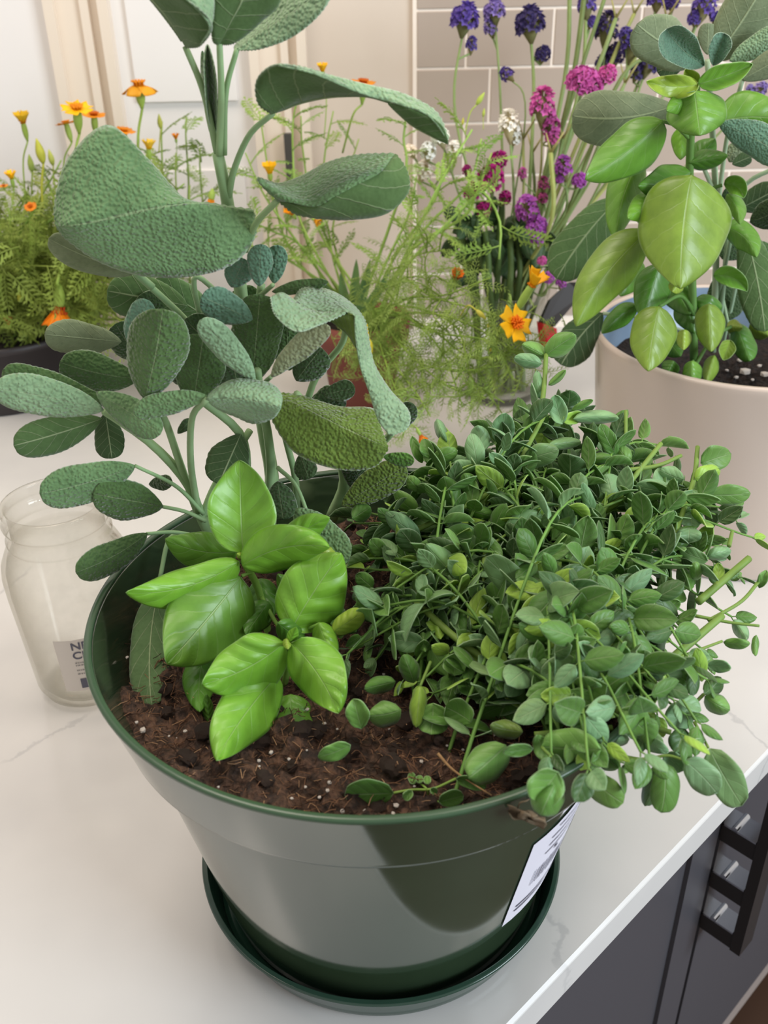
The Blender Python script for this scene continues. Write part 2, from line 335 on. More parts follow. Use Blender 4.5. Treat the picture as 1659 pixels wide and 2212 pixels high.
def rails(rl, nu=26, sub=4, cren=0.0, under=False, mb=None, th=0.0006, v=None, bulge=0.0):
    """leaf surface through 2 or 3 edge lines of (px,py,Y)"""
    us = np.linspace(0, 1, nu); R = [catmull(r, nu) for r in rl]
    if v is None: v = (-1, 0, 1) if len(rl) == 3 else (0, 1)
    if cren:
        for k in (0, len(R)-1):
            if abs(v[k]) == 1:
                g = np.gradient(R[k][:, :2], axis=0); g /= np.linalg.norm(g, axis=1, keepdims=True)+1e-9
                o = np.stack([g[:, 1], -g[:, 0]], 1); ce = R[len(R)//2][:, :2] if len(R) == 3 else R[1-k if k < 2 else 0][:, :2]
                sg = np.sign(((R[k][:, :2]-ce)*o).sum(1, keepdims=True))
                R[k][:, :2] += o*sg*cren*np.abs(np.sin(us*PI*30))[:, None]
    cols = []; vs = []
    for a in range(len(R)-1):
        for j in range(sub+(1 if a == len(R)-2 else 0)):
            f = j/sub; X = R[a]*(1-f)+R[a+1]*f; X = X.copy(); X[:, 2] -= bulge*math.sin(PI*f)*np.sin(PI*us)
            cols.append(X); vs.append(v[a]*(1-f)+v[a+1]*f)
    if mb is None: mb = MB()
    sheet(mb, UA(np.stack(cols, 1)), us, vs, th, not under)
    return mb
def local_leaf(nu, half, shape, cup, arch, ratio, th=0.03):       # unit leaf along +x, upper side +z, for copies
    us = np.linspace(0, 1, nu); vs = np.linspace(-1, 1, 2*half+1); p = prof(us, shape)*ratio
    G = np.zeros((nu, len(vs), 3))
    for j, v in enumerate(vs):
        G[:, j, 0] = us; G[:, j, 1] = p*v; G[:, j, 2] = cup*abs(v)**1.5*p-arch*us**2+arch*0.3*us
    mb = MB(); sheet(mb, G, us, vs, th, True, np.array([0, 0, 1.0])); return mb
def frame(base, d, up, sx, sy=None, sz=None):
    d = nrm(d); up = np.asarray(up, float); y = np.cross(up, d)
    if np.linalg.norm(y) < 1e-4: y = np.cross((0.2, 1, 0.1), d)
    y = nrm(y); z = np.cross(d, y); sy = sx if sy is None else sy; sz = sx if sz is None else sz
    return Matrix(((d[0]*sx, y[0]*sy, z[0]*sz, base[0]), (d[1]*sx, y[1]*sy, z[1]*sz, base[1]), (d[2]*sx, y[2]*sy, z[2]*sz, base[2]), (0, 0, 0, 1)))
def jit(c, a=0.12):
    k = 1+random.uniform(-a, a); return (c[0]*k*(1+random.uniform(-a, a)*0.5), c[1]*k, c[2]*k*(1+random.uniform(-a, a)*0.5), 1)
#PART2
# ---------------------------------------------------------------- the setting
YW = 1.0; ZF = -0.9
def struct(name, mb, m, parent=None, smooth=False):
    o = mb.build(name, m, parent, smooth)
    return o if parent is not None else tag(o, kind='structure')
mb = MB(); box(mb, (-2.2, YW, ZF), (2.4, YW+0.12, 1.3)); wall = struct('wall_back', mb, M['wall'])
mb = MB(); box(mb, (-2.2, -1.6, ZF-0.05), (2.6, YW+0.1, ZF)); struct('floor', mb, M['floor'])
xw = lambda px: U(px, 200, Y=YW)[0]
mb = MB(); box(mb, (-1.6, YW-0.008, ZF), (xw(135), YW, 1.2)); struct('wall_left', mb, M['white'])
def casing(name, x0, x1):
    mb = MB(); w = x1-x0
    box(mb, (x0, YW-0.022, ZF), (x0+w*0.16, YW, 1.2)); box(mb, (x0+w*0.16, YW-0.012, ZF), (x0+w*0.55, YW, 1.2))
    box(mb, (x0+w*0.55, YW-0.018, ZF), (x0+w*0.68, YW, 1.2)); box(mb, (x0+w*0.68, YW-0.009, ZF), (x0+w*0.84, YW, 1.2))
    box(mb, (x0+w*0.84, YW-0.024, ZF), (x1, YW, 1.2)); return struct(name, mb, M['casing'])
casing('trim_1', xw(135), xw(268)); casing('trim_2', xw(548), xw(668))
mb = MB(); box(mb, (xw(268), YW-0.006, ZF), (xw(548), YW, 1.2)); door = struct('door_1', mb, M['white'])
mb = MB(); box(mb, (xw(300), YW-0.012, 0.33), (xw(515), YW-0.006, 1.1)); box(mb, (xw(300), YW-0.012, -0.8), (xw(515), YW-0.006, 0.24)); struct('panel', mb, M['white'], door)
mb = MB(); a = U(606, 290, Y=YW-0.03); b = U(634, 470, Y=YW-0.03); box(mb, (a[0]+0.004, YW-0.03, b[2]), (a[0]+0.014, YW-0.02, a[2])); struct('hinge', mb, M['dark'], door)
# tiles, each its own piece, on a recessed bed of grout
x0 = xw(898); mb = MB(); box(mb, (x0-0.004, YW-0.006, 0.0), (0.95, YW, 0.60)); struct('grout_bed', mb, M['grout'], wall)
zrow = [U(898, 22, Y=YW)[2], U(898, 148, Y=YW)[2]]; RP = zrow[0]-zrow[1]
TL = U(1190, 145, Y=YW)[0]-U(1006, 145, Y=YW)[0]; gt = 0.0028
tcache = {}
def tile(xa, xb, za, zb):   # proud of the grout by a good millimetre
    key = (round(xb-xa, 4), round(zb-za, 4))
    if key not in tcache:
        w, h = xb-xa, zb-za; e = 0.0011; t = 0.0016; mb = MB()
        vs = [(0, 0, 0), (w, 0, 0), (w, 0, h), (0, 0, h), (e, -t, e), (w-e, -t, e), (w-e, -t, h-e), (e, -t, h-e)]
        mb.add(vs, [(4, 5, 6, 7), (0, 1, 5, 4), (1, 2, 6, 5), (2, 3, 7, 6), (3, 0, 4, 7)]); tcache[key] = mb.mesh('tile', [M['tile']], False)
    o = link('tile', tcache[key], wall); o.location = (xa, YW-0.006, za); return o
xj = [U(1006, 100, Y=YW)[0], U(1056, 200, Y=YW)[0]]
for r in range(-3, 6):
    zt = zrow[0]-r*RP
    if zt-RP < 0.0: zt0 = 0.0
    else: zt0 = zt-RP
    if zt <= 0.01: continue
    xs = xj[r % 2]; edges = [x0]+[xs+k*TL for k in range(-1, 9) if xs+k*TL > x0+0.02]+[0.95]
    for a, b in zip(edges[:-1], edges[1:]):
        if b > 0.95: b = 0.95
        if b-a > 0.012: tile(a+gt/2, b-gt/2, zt0+gt/2, zt-gt/2)
# worktop with diagonal front edge, cabinet under it
DV = np.array([math.cos(math.radians(43.49)), math.sin(math.radians(43.49)), 0]); NV = np.array([DV[1], -DV[0], 0]); A0 = np.array([0.0709, -0.1037, 0])
def EP(al, off, z): return A0+DV*al+NV*off+np.array([0, 0, z])
s1 = (YW-0.002-A0[1])/DV[1]; s0 = -0.62
poly = [EP(s0, 0, 0), EP(s1, 0, 0), np.array([-1.5, YW-0.002, 0]), np.array([-1.5, EP(s0, 0, 0)[1], 0])]
mb = MB(); th = 0.031; bv = 0.003
def inset(p, k):
    c = np.mean(poly, 0); return p+nrm(c-p)*k
rings = [[inset(p, bv) for p in poly], [p-np.array([0, 0, bv]) for p in poly], [p-np.array([0, 0, th-bv]) for p in poly], [inset(p, bv)-np.array([0, 0, th]) for p in poly]]
vs = [q for r in rings for q in r]
fs = [(0, 1, 2, 3), (15, 14, 13, 12)]+[(4*i+4+k, 4*i+4+(k+1) % 4, 4*i+(k+1) % 4, 4*i+k) for i in range(3) for k in range(4)]
mb.add(vs, fs); top = mb.build('worktop', M['quartz'], None, False)
tag(top, 'white grey veined quartz worktop with diagonal front edge', 'countertop')
cab = thing('base_cabinet', EP(0.3, -0.3, ZF), 'charcoal grey base cabinet under the worktop front edge', 'cabinet')
def obox(mb, a0, a1, o0, o1, z0, z1): box(mb, (a0, o0, z0), (a1, o1, z1), 0, lambda v: EP(v[0], v[1], v[2]))
ZB = -0.665
mb = MB(); obox(mb, -0.6, s1-0.12, -0.55, -0.052, ZB+0.03, -th-0.001); mb.build('carcass', M['cab'], cab, False)
for a0, a1 in ((-0.55, -0.06), (-0.055, 0.345), (0.352, 0.80), (0.806, 1.3)):
    mb = MB(); obox(mb, a0, a1, -0.052, -0.045, ZB+0.03, -0.036)
    if a0 > -0.1: obox(mb, a0, a0+0.045, -0.045, -0.041, ZB+0.03, -0.036); obox(mb, a1-0.045, a1, -0.045, -0.041, ZB+0.03, -0.036)
    mb.build('door', M['cab'], cab, False)
mb = MB(); obox(mb, -0.6, s1-0.12, -0.56, -0.045, ZB, ZB+0.03); mb.build('bottom_rail', M['plinth'], cab, False)
mb = MB(); obox(mb, -0.6, s1-0.12, -0.56, -0.16, ZF, ZB); mb.build('plinth', M['black'], cab, False)
def UC(px, py, off):
    r = np.array([(px-W/2)/F, (H/2-py)/F, 1.0]) @ CR; t = ((A0+NV*off-CAM) @ NV)/(r @ NV); return CAM+t*r
def al(p): return float((p-A0) @ DV)
rack = thing('cabinet_rack', EP(0.36, -0.03, -0.29), 'black metal rack with three chrome topped arms on the charcoal cabinet', 'rack')
ab = 0.360
mb = MB(); obox(mb, ab-0.012, ab+0.012, -0.009, 0.001, -0.294, -0.045); mb.build('upright', M['black'], rack, False)
for z in (-0.272, -0.213, -0.152):
    a = ab-0.004
    mb = MB(); obox(mb, a-0.007, a+0.015, -0.041, -0.009, z-0.021, z-0.002); mb.build('arm', M['black'], rack, False)
    mb = MB(); obox(mb, a-0.007, a+0.015, -0.041, -0.010, z-0.002, z); 
    tube(mb, [EP(a-0.007, -0.030, z), EP(a+0.015, -0.030, z)], 0.003, 10); mb.build('chrome_cap', M['chrome'], rack, False)
# ---------------------------------------------------------------- green pot, saucer, soil
RZ = 0.215
pot = thing('plant_pot', (0, 0, 0.006), 'dark green glossy plastic pot of mixed herbs standing in a saucer', 'pot')
mb = MB(); lathe(mb, support([(0.0950, 0.0075), (0.0965, 0.010), (0.1310, 0.1705), (0.1368, 0.1722), (0.1386, 0.1732), (0.1389, 0.1748), (0.1495, RZ-0.0022), (0.1458, RZ-0.0022), (0.1290, 0.168), (0.094, 0.014)]), 192)
disc(mb, 0.094, 0.014, 64); disc(mb, 0.0950, 0.0075, 64, up=False); mb.build('body', M['pot'], pot)
mb = MB(); lathe(mb, [(0.1494, RZ-0.0024), (0.1500, RZ-0.0020), (0.1500, RZ-0.0008), (0.1496, RZ), (0.1466, RZ), (0.1460, RZ-0.0008), (0.1459, RZ-0.0024)], 128, close=True); mb.build('rim', M['lip'], pot)
def conep(ang, z, off=0.0006):
    r = (np.interp(z, [0.010, 0.1705], [0.0965, 0.1310]) if z < 0.173 else np.interp(z, [0.1748, 0.209], [0.1388, 0.1489]))+off
    return (r*math.cos(ang), r*math.sin(ang), z)
def conepatch(mb, a0, a1, z0, z1, off, n=10, cut=0.0):
    vs = []; uv = []
    for i in range(n+1):
        for j in range(7):
            f, g = i/n, j/6; zz = z0+(z1-z0)*g-(cut*(1-f)*g if cut else 0)
            vs.append(conep(math.radians(a0+(a1-a0)*f), zz, off)); uv.append((f, g))
    mb.add(vs, [(i*7+j, (i+1)*7+j, (i+1)*7+j+1, i*7+j+1) for i in range(n) for j in range(6)], 0, uv)
mb = MB(); conepatch(mb, -53, -14, 0.060, 0.150, 0.0007, cut=0.010); conepatch(mb, -45, -14, 0.150, 0.1715, 0.0007)
st = mb.build('sticker', M['sticker'], pot); tag(st, 'white printed sticker')
mb = MB(); a = -47.0; rr = random.Random(4)
while a < -22: wd_ = rr.choice((0.25, 0.4, 0.7)); conepatch(mb, a, a+wd_, 0.090, 0.104, 0.0011, 1); a += wd_+rr.choice((0.3, 0.5, 0.8))
for z in (0.070, 0.0745): conepatch(mb, -50, -30, z, z+0.0016, 0.0011, 6)
for z in (0.116, 0.123, 0.130, 0.137): conepatch(mb, -46+rr.uniform(0, 3), -22+rr.uniform(-5, 5), z, z+0.0012, 0.0011, 6)
tag(mb.build('print', M['ink'], st), kind='stuff')
mb = MB(); conepatch(mb, -40.5, -39, 0.1105, 0.1135, 0.0011, 2); mb.build('dot', M['ink'], st)
sau = MB(); lathe(sau, support([(0.0, 0.001), (0.096, 0.001), (0.100, 0.004), (0.1085, 0.0285), (0.1105, 0.0290), (0.1112, 0.0300), (0.1105, 0.0310), (0.1078, 0.0312), (0.1015, 0.0075), (0.099, 0.0064), (0.085, 0.0064), (0.080, 0.0058), (0.0, 0.0058)], 0.0005), 160)
tag(sau.build('saucer', M['saucer']), 'round dark green plastic saucer under the herb pot', 'saucer')
ZS = 0.186
soil = thing('potting_soil', (0, 0, ZS), 'brown potting soil with white perlite inside the dark green pot', 'soil')
mb = MB(); nr, ns = 34, 110; vs = [(0, 0, ZS)]
def hgt(x, y): return ZS+0.004*math.sin(x*70+1)*math.cos(y*60)+0.0035*math.sin(x*190+y*130)+0.0025*math.sin(x*330-y*410+2)-0.006*max(0, (math.hypot(x, y)-0.12)/0.02)
for i in range(1, nr+1):
    for k in range(ns):
        r = 0.1385*i/nr; w = 2*PI*k/ns; x, y = r*math.cos(w), r*math.sin(w); vs.append((x, y, hgt(x, y)+random.uniform(-0.0016, 0.0016)))
fs = [(0, 1+k, 1+(k+1) % ns) for k in range(ns)]+[(1+(i-1)*ns+k, 1+i*ns+k, 1+i*ns+(k+1) % ns, 1+(i-1)*ns+(k+1) % ns) for i in range(1, nr) for k in range(ns)]
mb.add(vs, fs); tag(mb.build('soil_bed', M['soil'], soil), kind='stuff')
def blob(seed, sub=1, flat=0.75):
    import bmesh
    bm = bmesh.new(); bmesh.ops.create_icosphere(bm, subdivisions=sub, radius=1.0); r = random.Random(seed)
    for v in bm.verts: v.co *= r.uniform(0.72, 1.2); v.co.z *= flat
    me = bpy.data.meshes.new('clump'); bm.to_mesh(me); bm.free(); return me
pm = [blob(s) for s in range(6)]
for m_ in pm: m_.materials.append(M['perlite'])
spots = [(712, 1690, 5), (708, 1708, 5), (690, 1722, 4), (790, 1752, 6), (856, 1740, 7), (850, 1757, 5), (740, 1752, 5), (400, 1580, 5), (308, 1577, 7), (295, 1560, 4), (365, 1590, 3), (700, 1563, 5), (728, 1575, 3), (624, 1640, 4), (585, 1625, 5), (560, 1655, 3), (520, 1660, 3), (472, 1700, 3), (910, 1645, 5), (1000, 1620, 4), (258, 1365, 4), (275, 1420, 4), (250, 1470, 4), (660, 1700, 4), (630, 1725, 4), (760, 1700, 3), (980, 1650, 3)]
for px, py, rp in spots:
    p = U(px, py, z=ZS+0.003); s = rp/F*np.linalg.norm(p-CAM)
    link('perlite', random.choice(pm), soil, None, Matrix.Translation(Vector(p)) @ Matrix.Rotation(random.uniform(0, 6), 4, 'Z') @ Matrix.Scale(s, 4))
for k in range(70):
    w = random.uniform(0, 2*PI); r = 0.132*math.sqrt(random.random()); x, y = r*math.cos(w), r*math.sin(w); s = random.uniform(0.0005, 0.0014)
    link('perlite', random.choice(pm), soil, None, Matrix.Translation((x, y, hgt(x, y)+s*0.6)) @ Matrix.Scale(s, 4))
cm = [blob(s+20, 2) for s in range(5)]
for m_ in cm: m_.materials.append(M['soil'])
for k in range(230):
    w = random.uniform(0, 2*PI); r = 0.130*math.sqrt(random.random()); x, y = r*math.cos(w), r*math.sin(w); s = random.uniform(0.0018, 0.0055)
    link('soil_clump', random.choice(cm), soil, None, Matrix.Translation((x, y, hgt(x, y)+s*0.1)) @ Matrix.Rotation(random.uniform(0, 6), 4, 'Z') @ Matrix.Scale(s, 4))
for lc, cnt in ((lin(116, 86, 66), 2800), (lin(60, 44, 36), 2000), (lin(162, 128, 98), 1000)):
  mb = MB()
  for k in range(cnt):
      w = random.uniform(0, 2*PI); r = 0.134*math.sqrt(random.random()); x, y = r*math.cos(w), r*math.sin(w); a = random.uniform(0, 6.3); l = random.uniform(0.0025, 0.0075)
      z = hgt(x, y)+random.uniform(0.0005, 0.003); d = np.array([math.cos(a), math.sin(a), random.uniform(-0.4, 0.4)]); p = np.array([x, y, z])
      tube(mb, [p, p+d*l*0.5+np.array([0, 0, random.uniform(-.001, .0015)]), p+d*l], 0.00022, 3, 0, False)
  tag(mb.build('fibres', M['fibre'], soil, color=lc), kind='stuff')
# ---------------------------------------------------------------- colours of leaves
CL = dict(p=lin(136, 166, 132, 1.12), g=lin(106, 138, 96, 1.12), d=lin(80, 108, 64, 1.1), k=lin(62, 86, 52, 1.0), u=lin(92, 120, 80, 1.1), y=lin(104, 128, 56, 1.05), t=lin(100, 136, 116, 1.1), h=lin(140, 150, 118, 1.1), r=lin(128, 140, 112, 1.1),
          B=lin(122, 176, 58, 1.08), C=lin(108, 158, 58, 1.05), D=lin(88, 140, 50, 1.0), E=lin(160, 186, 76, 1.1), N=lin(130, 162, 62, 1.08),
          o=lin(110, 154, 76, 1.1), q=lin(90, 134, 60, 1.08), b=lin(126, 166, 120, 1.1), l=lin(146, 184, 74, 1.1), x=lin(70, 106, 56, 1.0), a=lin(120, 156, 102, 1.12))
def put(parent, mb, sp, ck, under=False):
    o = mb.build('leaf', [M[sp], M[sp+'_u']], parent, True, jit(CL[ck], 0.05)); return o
def stems(parent, lst, col, seg=7, n=14):
    for rp, pts in lst:
        mb = MB(); ptube(mb, pts, rp, n, seg); mb.build('stem', M['stem'], parent, True, jit(col, 0.08))
# ---------------------------------------------------------------- sage
sage = thing('sage_plant', (-0.06, 0.075, ZS), 'tall grey green sage with large pebbled leaves at the left back of the green pot', 'plant', 'sage plants')
del sage['group']
CRN = 0.035
def SL(ck, *a, **k):
    k.setdefault('cren', CRN); k.setdefault('nu', 34); k.setdefault('half', 5); return put(sage, leaf(*a, **k), 'sage', ck)
def SR(ck, parts, margin=()):                    # margin: turned-over pieces of the same leaf, as sub-parts with their own tint
    mb = MB()
    for rl, kw in parts: kw = dict(kw); kw.setdefault('cren', 3.0); kw.setdefault('nu', 60); rails(rl, mb=mb, **kw)
    lf = put(sage, mb, 'sage', ck)
    for c2, rl, kw in margin:
        mb = MB(); kw = dict(kw); kw.setdefault('cren', 3.0); kw.setdefault('nu', 60); rails(rl, mb=mb, **kw); mb.build('turned_margin', [M['sage'], M['sage_u']], lf, True, jit(CL[c2], .04))
    return lf
# S1, the largest leaf
SR('g', [([[(548, 455, .055), (470, 443, .055), (392, 424, .05), (318, 345, .045), (232, 272, .045), (148, 345, .04), (120, 440, .035), (122, 488, .03)],
           [(548, 458, .052), (480, 446, .045), (420, 438, .035), (340, 448, .03), (270, 464, .028), (200, 480, .025), (150, 488, .025), (122, 489, .03)],
           [(548, 460, .055), (549, 512, .05), (500, 570, .045), (410, 595, .045), (310, 594, .043), (220, 566, .04), (150, 520, .035), (122, 490, .03)]], dict(sub=8))])
# upper pair, underside towards the viewer
SR('d', [([[(402, 102, .06), (385, 75, .06), (345, 22, .055), (290, -45, .05), (230, -120, .05)], [(402, 102, .058), (362, 38, .045), (320, -10, .04), (270, -70, .04), (228, -122, .05)],
           [(402, 102, .058), (434, 96, .03), (455, 52, .015), (400, -2, .01), (228, -122, .045)]], dict(under=True))], [
         ('p', [[(434, 96, .0285), (452, 56, .0135), (400, -3, .0095), (300, -75, .02)], [(436, 94, .030), (459, 30, .022), (440, -30, .02), (302, -78, .03)]], dict(v=(0.6, 1)))])
SR('d', [([[(474, 96, .05), (460, 84, .045), (459, 20, .035), (470, -60, .03), (540, -130, .03)], [(474, 96, .05), (498, 46, .045), (522, 0, .04), (540, -60, .035), (545, -132, .03)],
           [(474, 96, .05), (508, 90, .05), (560, 48, .05), (604, -10, .045), (548, -134, .03)]], dict(under=True))])
SR('p', [([[(510, 108, .06), (512, 96, .07), (560, 44, .07), (640, -40, .06), (730, -80, .05)], [(510, 108, .06), (545, 80, .06), (610, 40, .055), (680, -10, .05), (732, -82, .05)],
           [(510, 108, .06), (566, 103, .055), (640, 72, .05), (705, 8, .045), (734, -84, .05)]], dict())])
SL('u', 463, 300, 448, 96, 13, .065, .06, 'n', e=-0.008)
SL('u', 455, 290, 437, 110, 8, .07, .065, 'n', e=0.004)
# arching leaf, underside with the far margin curling over
SR('d', [([[(588, 246, .04), (558, 222, .03), (557, 172, .02), (600, 141, .012), (680, 158, .012), (770, 196, .02), (845, 222, .03)],
           [(588, 246, .04), (615, 237, .042), (650, 224, .042), (700, 213, .04), (745, 209, .04), (795, 210, .036), (846, 224, .031)]], dict(v=(-1, 0), under=True)),
         ([[(838, 222, .03), (870, 229, .0225), (925, 251, .0225), (955, 272, .024), (968, 304, .026)], [(838, 224, .03), (858, 244, .03), (890, 272, .03), (925, 292, .028), (968, 312, .027)]], dict(v=(.6, 0), under=True))], [
         ('p', [[(600, 140, .0125), (650, 146, .014), (720, 166, .018), (790, 184, .025), (870, 204, .03), (940, 242, .03), (968, 300, .028)],
           [(602, 142, .011), (680, 160, .011), (770, 198, .019), (820, 214, .024), (870, 228, .022), (925, 250, .022), (967, 302, .026)]], dict(v=(1, .6)))])
# twisted leaf with half of its underside turned up
SR('g', [([[(596, 428, .03), (556, 386, .03), (600, 398, .045), (650, 383, .05), (710, 352, .052), (775, 336, .05), (851, 333, .045)],
           [(598, 434, .03), (620, 436, .025), (680, 445, .02), (720, 425, .018), (770, 398, .02), (820, 372, .028), (852, 335, .044)]], dict(v=(-1, 0.5)))], [('d', [[(604, 434, .031), (680, 446, .021), (720, 426, .019), (770, 399, .021), (820, 373, .029), (845, 344, .04), (853, 333, .045)],
           [(606, 437, .033), (640, 461, .03), (700, 471, .03), (765, 472, .03), (835, 459, .03), (880, 415, .035), (878, 370, .04), (854, 333, .045)]], dict(v=(0.1, 1), under=True))])
SR('p', [([[(588, 640, .02), (610, 632, .02), (642, 652, .02), (680, 672, .018), (746, 674, .015)], [(586, 642, .015), (596, 680, .01), (640, 714, .005), (690, 700, .008), (747, 676, .015)]], dict(v=(0, 1))),
         ([[(636, 646, .03), (655, 624, .04), (705, 627, .045), (752, 652, .04), (785, 690, .035), (795, 735, .03)], [(640, 652, .022), (680, 671, .02), (720, 675, .017), (746, 673, .016), (768, 684, .016), (782, 725, .02)]], dict(v=(1, 0))),
         ([[(766, 682, .016), (768, 730, .012), (778, 790, .01), (798, 850, .008), (815, 905, .005), (838, 938, .003)], [(772, 680, .018), (792, 720, .02), (806, 785, .018), (840, 842, .015), (882, 890, .01), (878, 925, .006), (845, 940, .003)]], dict(v=(0.2, 1)))])
SR('y', [([[(706, 690, .02), (735, 678, .018), (768, 682, .017)], [(716, 694, .025), (750, 722, .022), (769, 752, .014)]], dict(v=(0.3, 0.8), under=True, cren=0))])
SR('y', [([[(586, 848, .06), (650, 856, .06), (730, 880, .055), (806, 885, .05), (822, 925, .04), (838, 968, .03)], [(586, 850, .06), (640, 872, .05), (700, 902, .04), (760, 932, .035), (800, 950, .03), (838, 968, .03)],
           [(586, 852, .06), (588, 905, .045), (640, 978, .035), (730, 1012, .03), (806, 1008, .028), (838, 970, .03)]], dict(sub=6))])
# the other leaves: colour, base px, tip px, half width, depth of base and tip
SL('t', 560, 618, 563, 528, 27, .05, .045); SL('t', 592, 612, 600, 530, 23, .065, .06); SL('d', 588, 630, 708, 609, 15, .05, .04, 'n')
SL('t', 500, 620, 528, 560, 32, .06, .05); SL('r', 292, 590, 106, 515, 34, .07, .055, bend=6, under=True, cren=0.0); SL('d', 405, 660, 232, 628, 48, .10, .09, under=True)
SL('t', 545, 690, 436, 640, 36, .04, .03); SL('d', 545, 830, 562, 636, 55, .055, .045); SL('p', 551, 822, 432, 692, 30, .02, .012, bend=-4)
SL('h', 586, 815, 712, 706, 26, .02, .01, bend=8); SL('d', 313, 862, 352, 668, 66, .015, .005, bend=-4, e=.008); SL('p', 446, 862, 606, 882, 46, .01, 0.0, bend=10, e=.014)
SL('g', 452, 858, 290, 893, 26, .012, .01, bend=-7, wr=26); SL('p', 224, 886, -14, 838, 42, .03, .01, bend=-4); SL('d', 236, 868, 6, 800, 38, .045, .035, bend=10)
SL('d', 300, 818, 130, 782, 42, .06, .055, bend=6); SL('r', 262, 738, 97, 722, 36, .075, .065, under=True); SL('g', 208, 848, 346, 938, 34, .03, .02, bend=4)
SL('d', 220, 904, 30, 962, 40, .04, .03, under=True, bend=3); SL('k', 228, 892, 242, 990, 32, .055, .05, under=True); SL('g', 292, 1006, 86, 1066, 44, .03, .01, bend=6)
SL('d', 352, 1094, 202, 1066, 44, .035, .02); SL('d', 318, 1152, 164, 1236, 34, .045, .01, bend=8); SL('t', 285, 752, 322, 650, 30, .05, .045, bend=6)
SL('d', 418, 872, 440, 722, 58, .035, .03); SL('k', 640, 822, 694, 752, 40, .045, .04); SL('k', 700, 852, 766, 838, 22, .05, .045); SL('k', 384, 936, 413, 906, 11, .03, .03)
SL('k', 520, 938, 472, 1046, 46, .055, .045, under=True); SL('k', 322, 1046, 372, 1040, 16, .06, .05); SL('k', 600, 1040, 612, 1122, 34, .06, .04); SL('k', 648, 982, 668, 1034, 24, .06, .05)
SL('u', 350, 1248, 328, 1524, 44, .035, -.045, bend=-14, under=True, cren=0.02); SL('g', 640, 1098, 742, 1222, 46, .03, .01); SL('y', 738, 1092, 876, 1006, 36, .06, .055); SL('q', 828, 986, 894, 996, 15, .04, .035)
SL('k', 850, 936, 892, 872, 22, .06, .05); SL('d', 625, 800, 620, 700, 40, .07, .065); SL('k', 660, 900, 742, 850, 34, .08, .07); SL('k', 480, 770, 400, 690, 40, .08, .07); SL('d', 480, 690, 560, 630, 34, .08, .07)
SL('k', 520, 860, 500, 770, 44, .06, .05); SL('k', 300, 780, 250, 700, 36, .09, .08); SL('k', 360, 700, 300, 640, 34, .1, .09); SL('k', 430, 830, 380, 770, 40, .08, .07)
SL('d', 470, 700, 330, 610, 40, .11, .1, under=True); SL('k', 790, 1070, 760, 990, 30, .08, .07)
SC1 = lin(134, 162, 116, 1.1); SC2 = lin(88, 112, 74, 1.05)
stems(sage, [((17, 15, 15, 13), [(572, 1215, .085), (588, 1050, .082), (572, 940, .078), (525, 660, .072), (492, 440, .066), (470, 330, .062)]),
             ((8, 7), [(470, 335, .062), (440, 200, .06), (400, 100, .058)]), ((8, 7), [(474, 335, .06), (478, 200, .055), (474, 94, .05)]), ((7, 6), [(484, 335, .062), (488, 200, .062), (512, 106, .06)]),
             ((8, 7, 6), [(492, 440, .066), (505, 370, .06), (540, 290, .05), (590, 245, .041)]), ((8, 7), [(530, 540, .06), (555, 480, .045), (600, 432, .03)]),
             ((10, 9), [(540, 780, .07), (555, 690, .065), (565, 615, .06)]), ((6, 5), [(560, 640, .06), (590, 615, .052)]),
             ((13, 12, 10, 8), [(490, 1232, .062), (432, 1112, .055), (402, 1040, .05), (326, 958, .042), (224, 888, .032)]),
             ((9, 8), [(420, 1090, .054), (388, 1000, .045), (352, 900, .03), (314, 860, .016)]), ((8, 7), [(428, 1105, .052), (412, 1000, .04), (416, 900, .02), (448, 862, .011)]),
             ((9, 8), [(436, 1120, .055), (470, 1040, .06), (540, 930, .06)]), ((5, 4), [(440, 1110, .05), (380, 1050, .042), (292, 1006, .03)]), ((5, 4), [(444, 1125, .052), (400, 1105, .045), (350, 1094, .036)]),
             ((5, 4), [(452, 1165, .06), (380, 1150, .055), (316, 1153, .046)]), ((6, 5), [(430, 1180, .07), (370, 1160, .06), (345, 1250, .036)]),
             ((12, 10, 9), [(574, 1180, .08), (585, 1000, .07), (562, 850, .04), (556, 800, .03)]), ((6, 5), [(556, 850, .04), (568, 830, .03), (586, 813, .02)]), ((6, 5), [(560, 880, .045), (548, 835, .028), (549, 820, .021)]),
             ((8, 7), [(640, 1180, .085), (640, 1050, .08), (620, 960, .07), (590, 850, .06)]), ((5, 4), [(600, 1010, .06), (640, 1050, .045), (672, 1130, .028)]),
             ((14, 12, 8), [(716, 1120, .1), (745, 1030, .09), (700, 920, .08), (640, 850, .06)]), ((9, 8), [(735, 1080, .1), (790, 1000, .09), (850, 930, .06)]), ((8, 7), [(330, 620, .075), (290, 588, .07), (400, 690, .085), (470, 780, .085)]),
             ((8, 7), [(640, 960, .07), (680, 820, .06), (740, 740, .045), (745, 680, .02)]), ((6, 6), [(480, 640, .075), (420, 600, .07), (440, 720, .08)]), ((11, 9), [(500, 1200, .08), (530, 1050, .075), (520, 940, .06), (430, 860, .05)])], SC1)
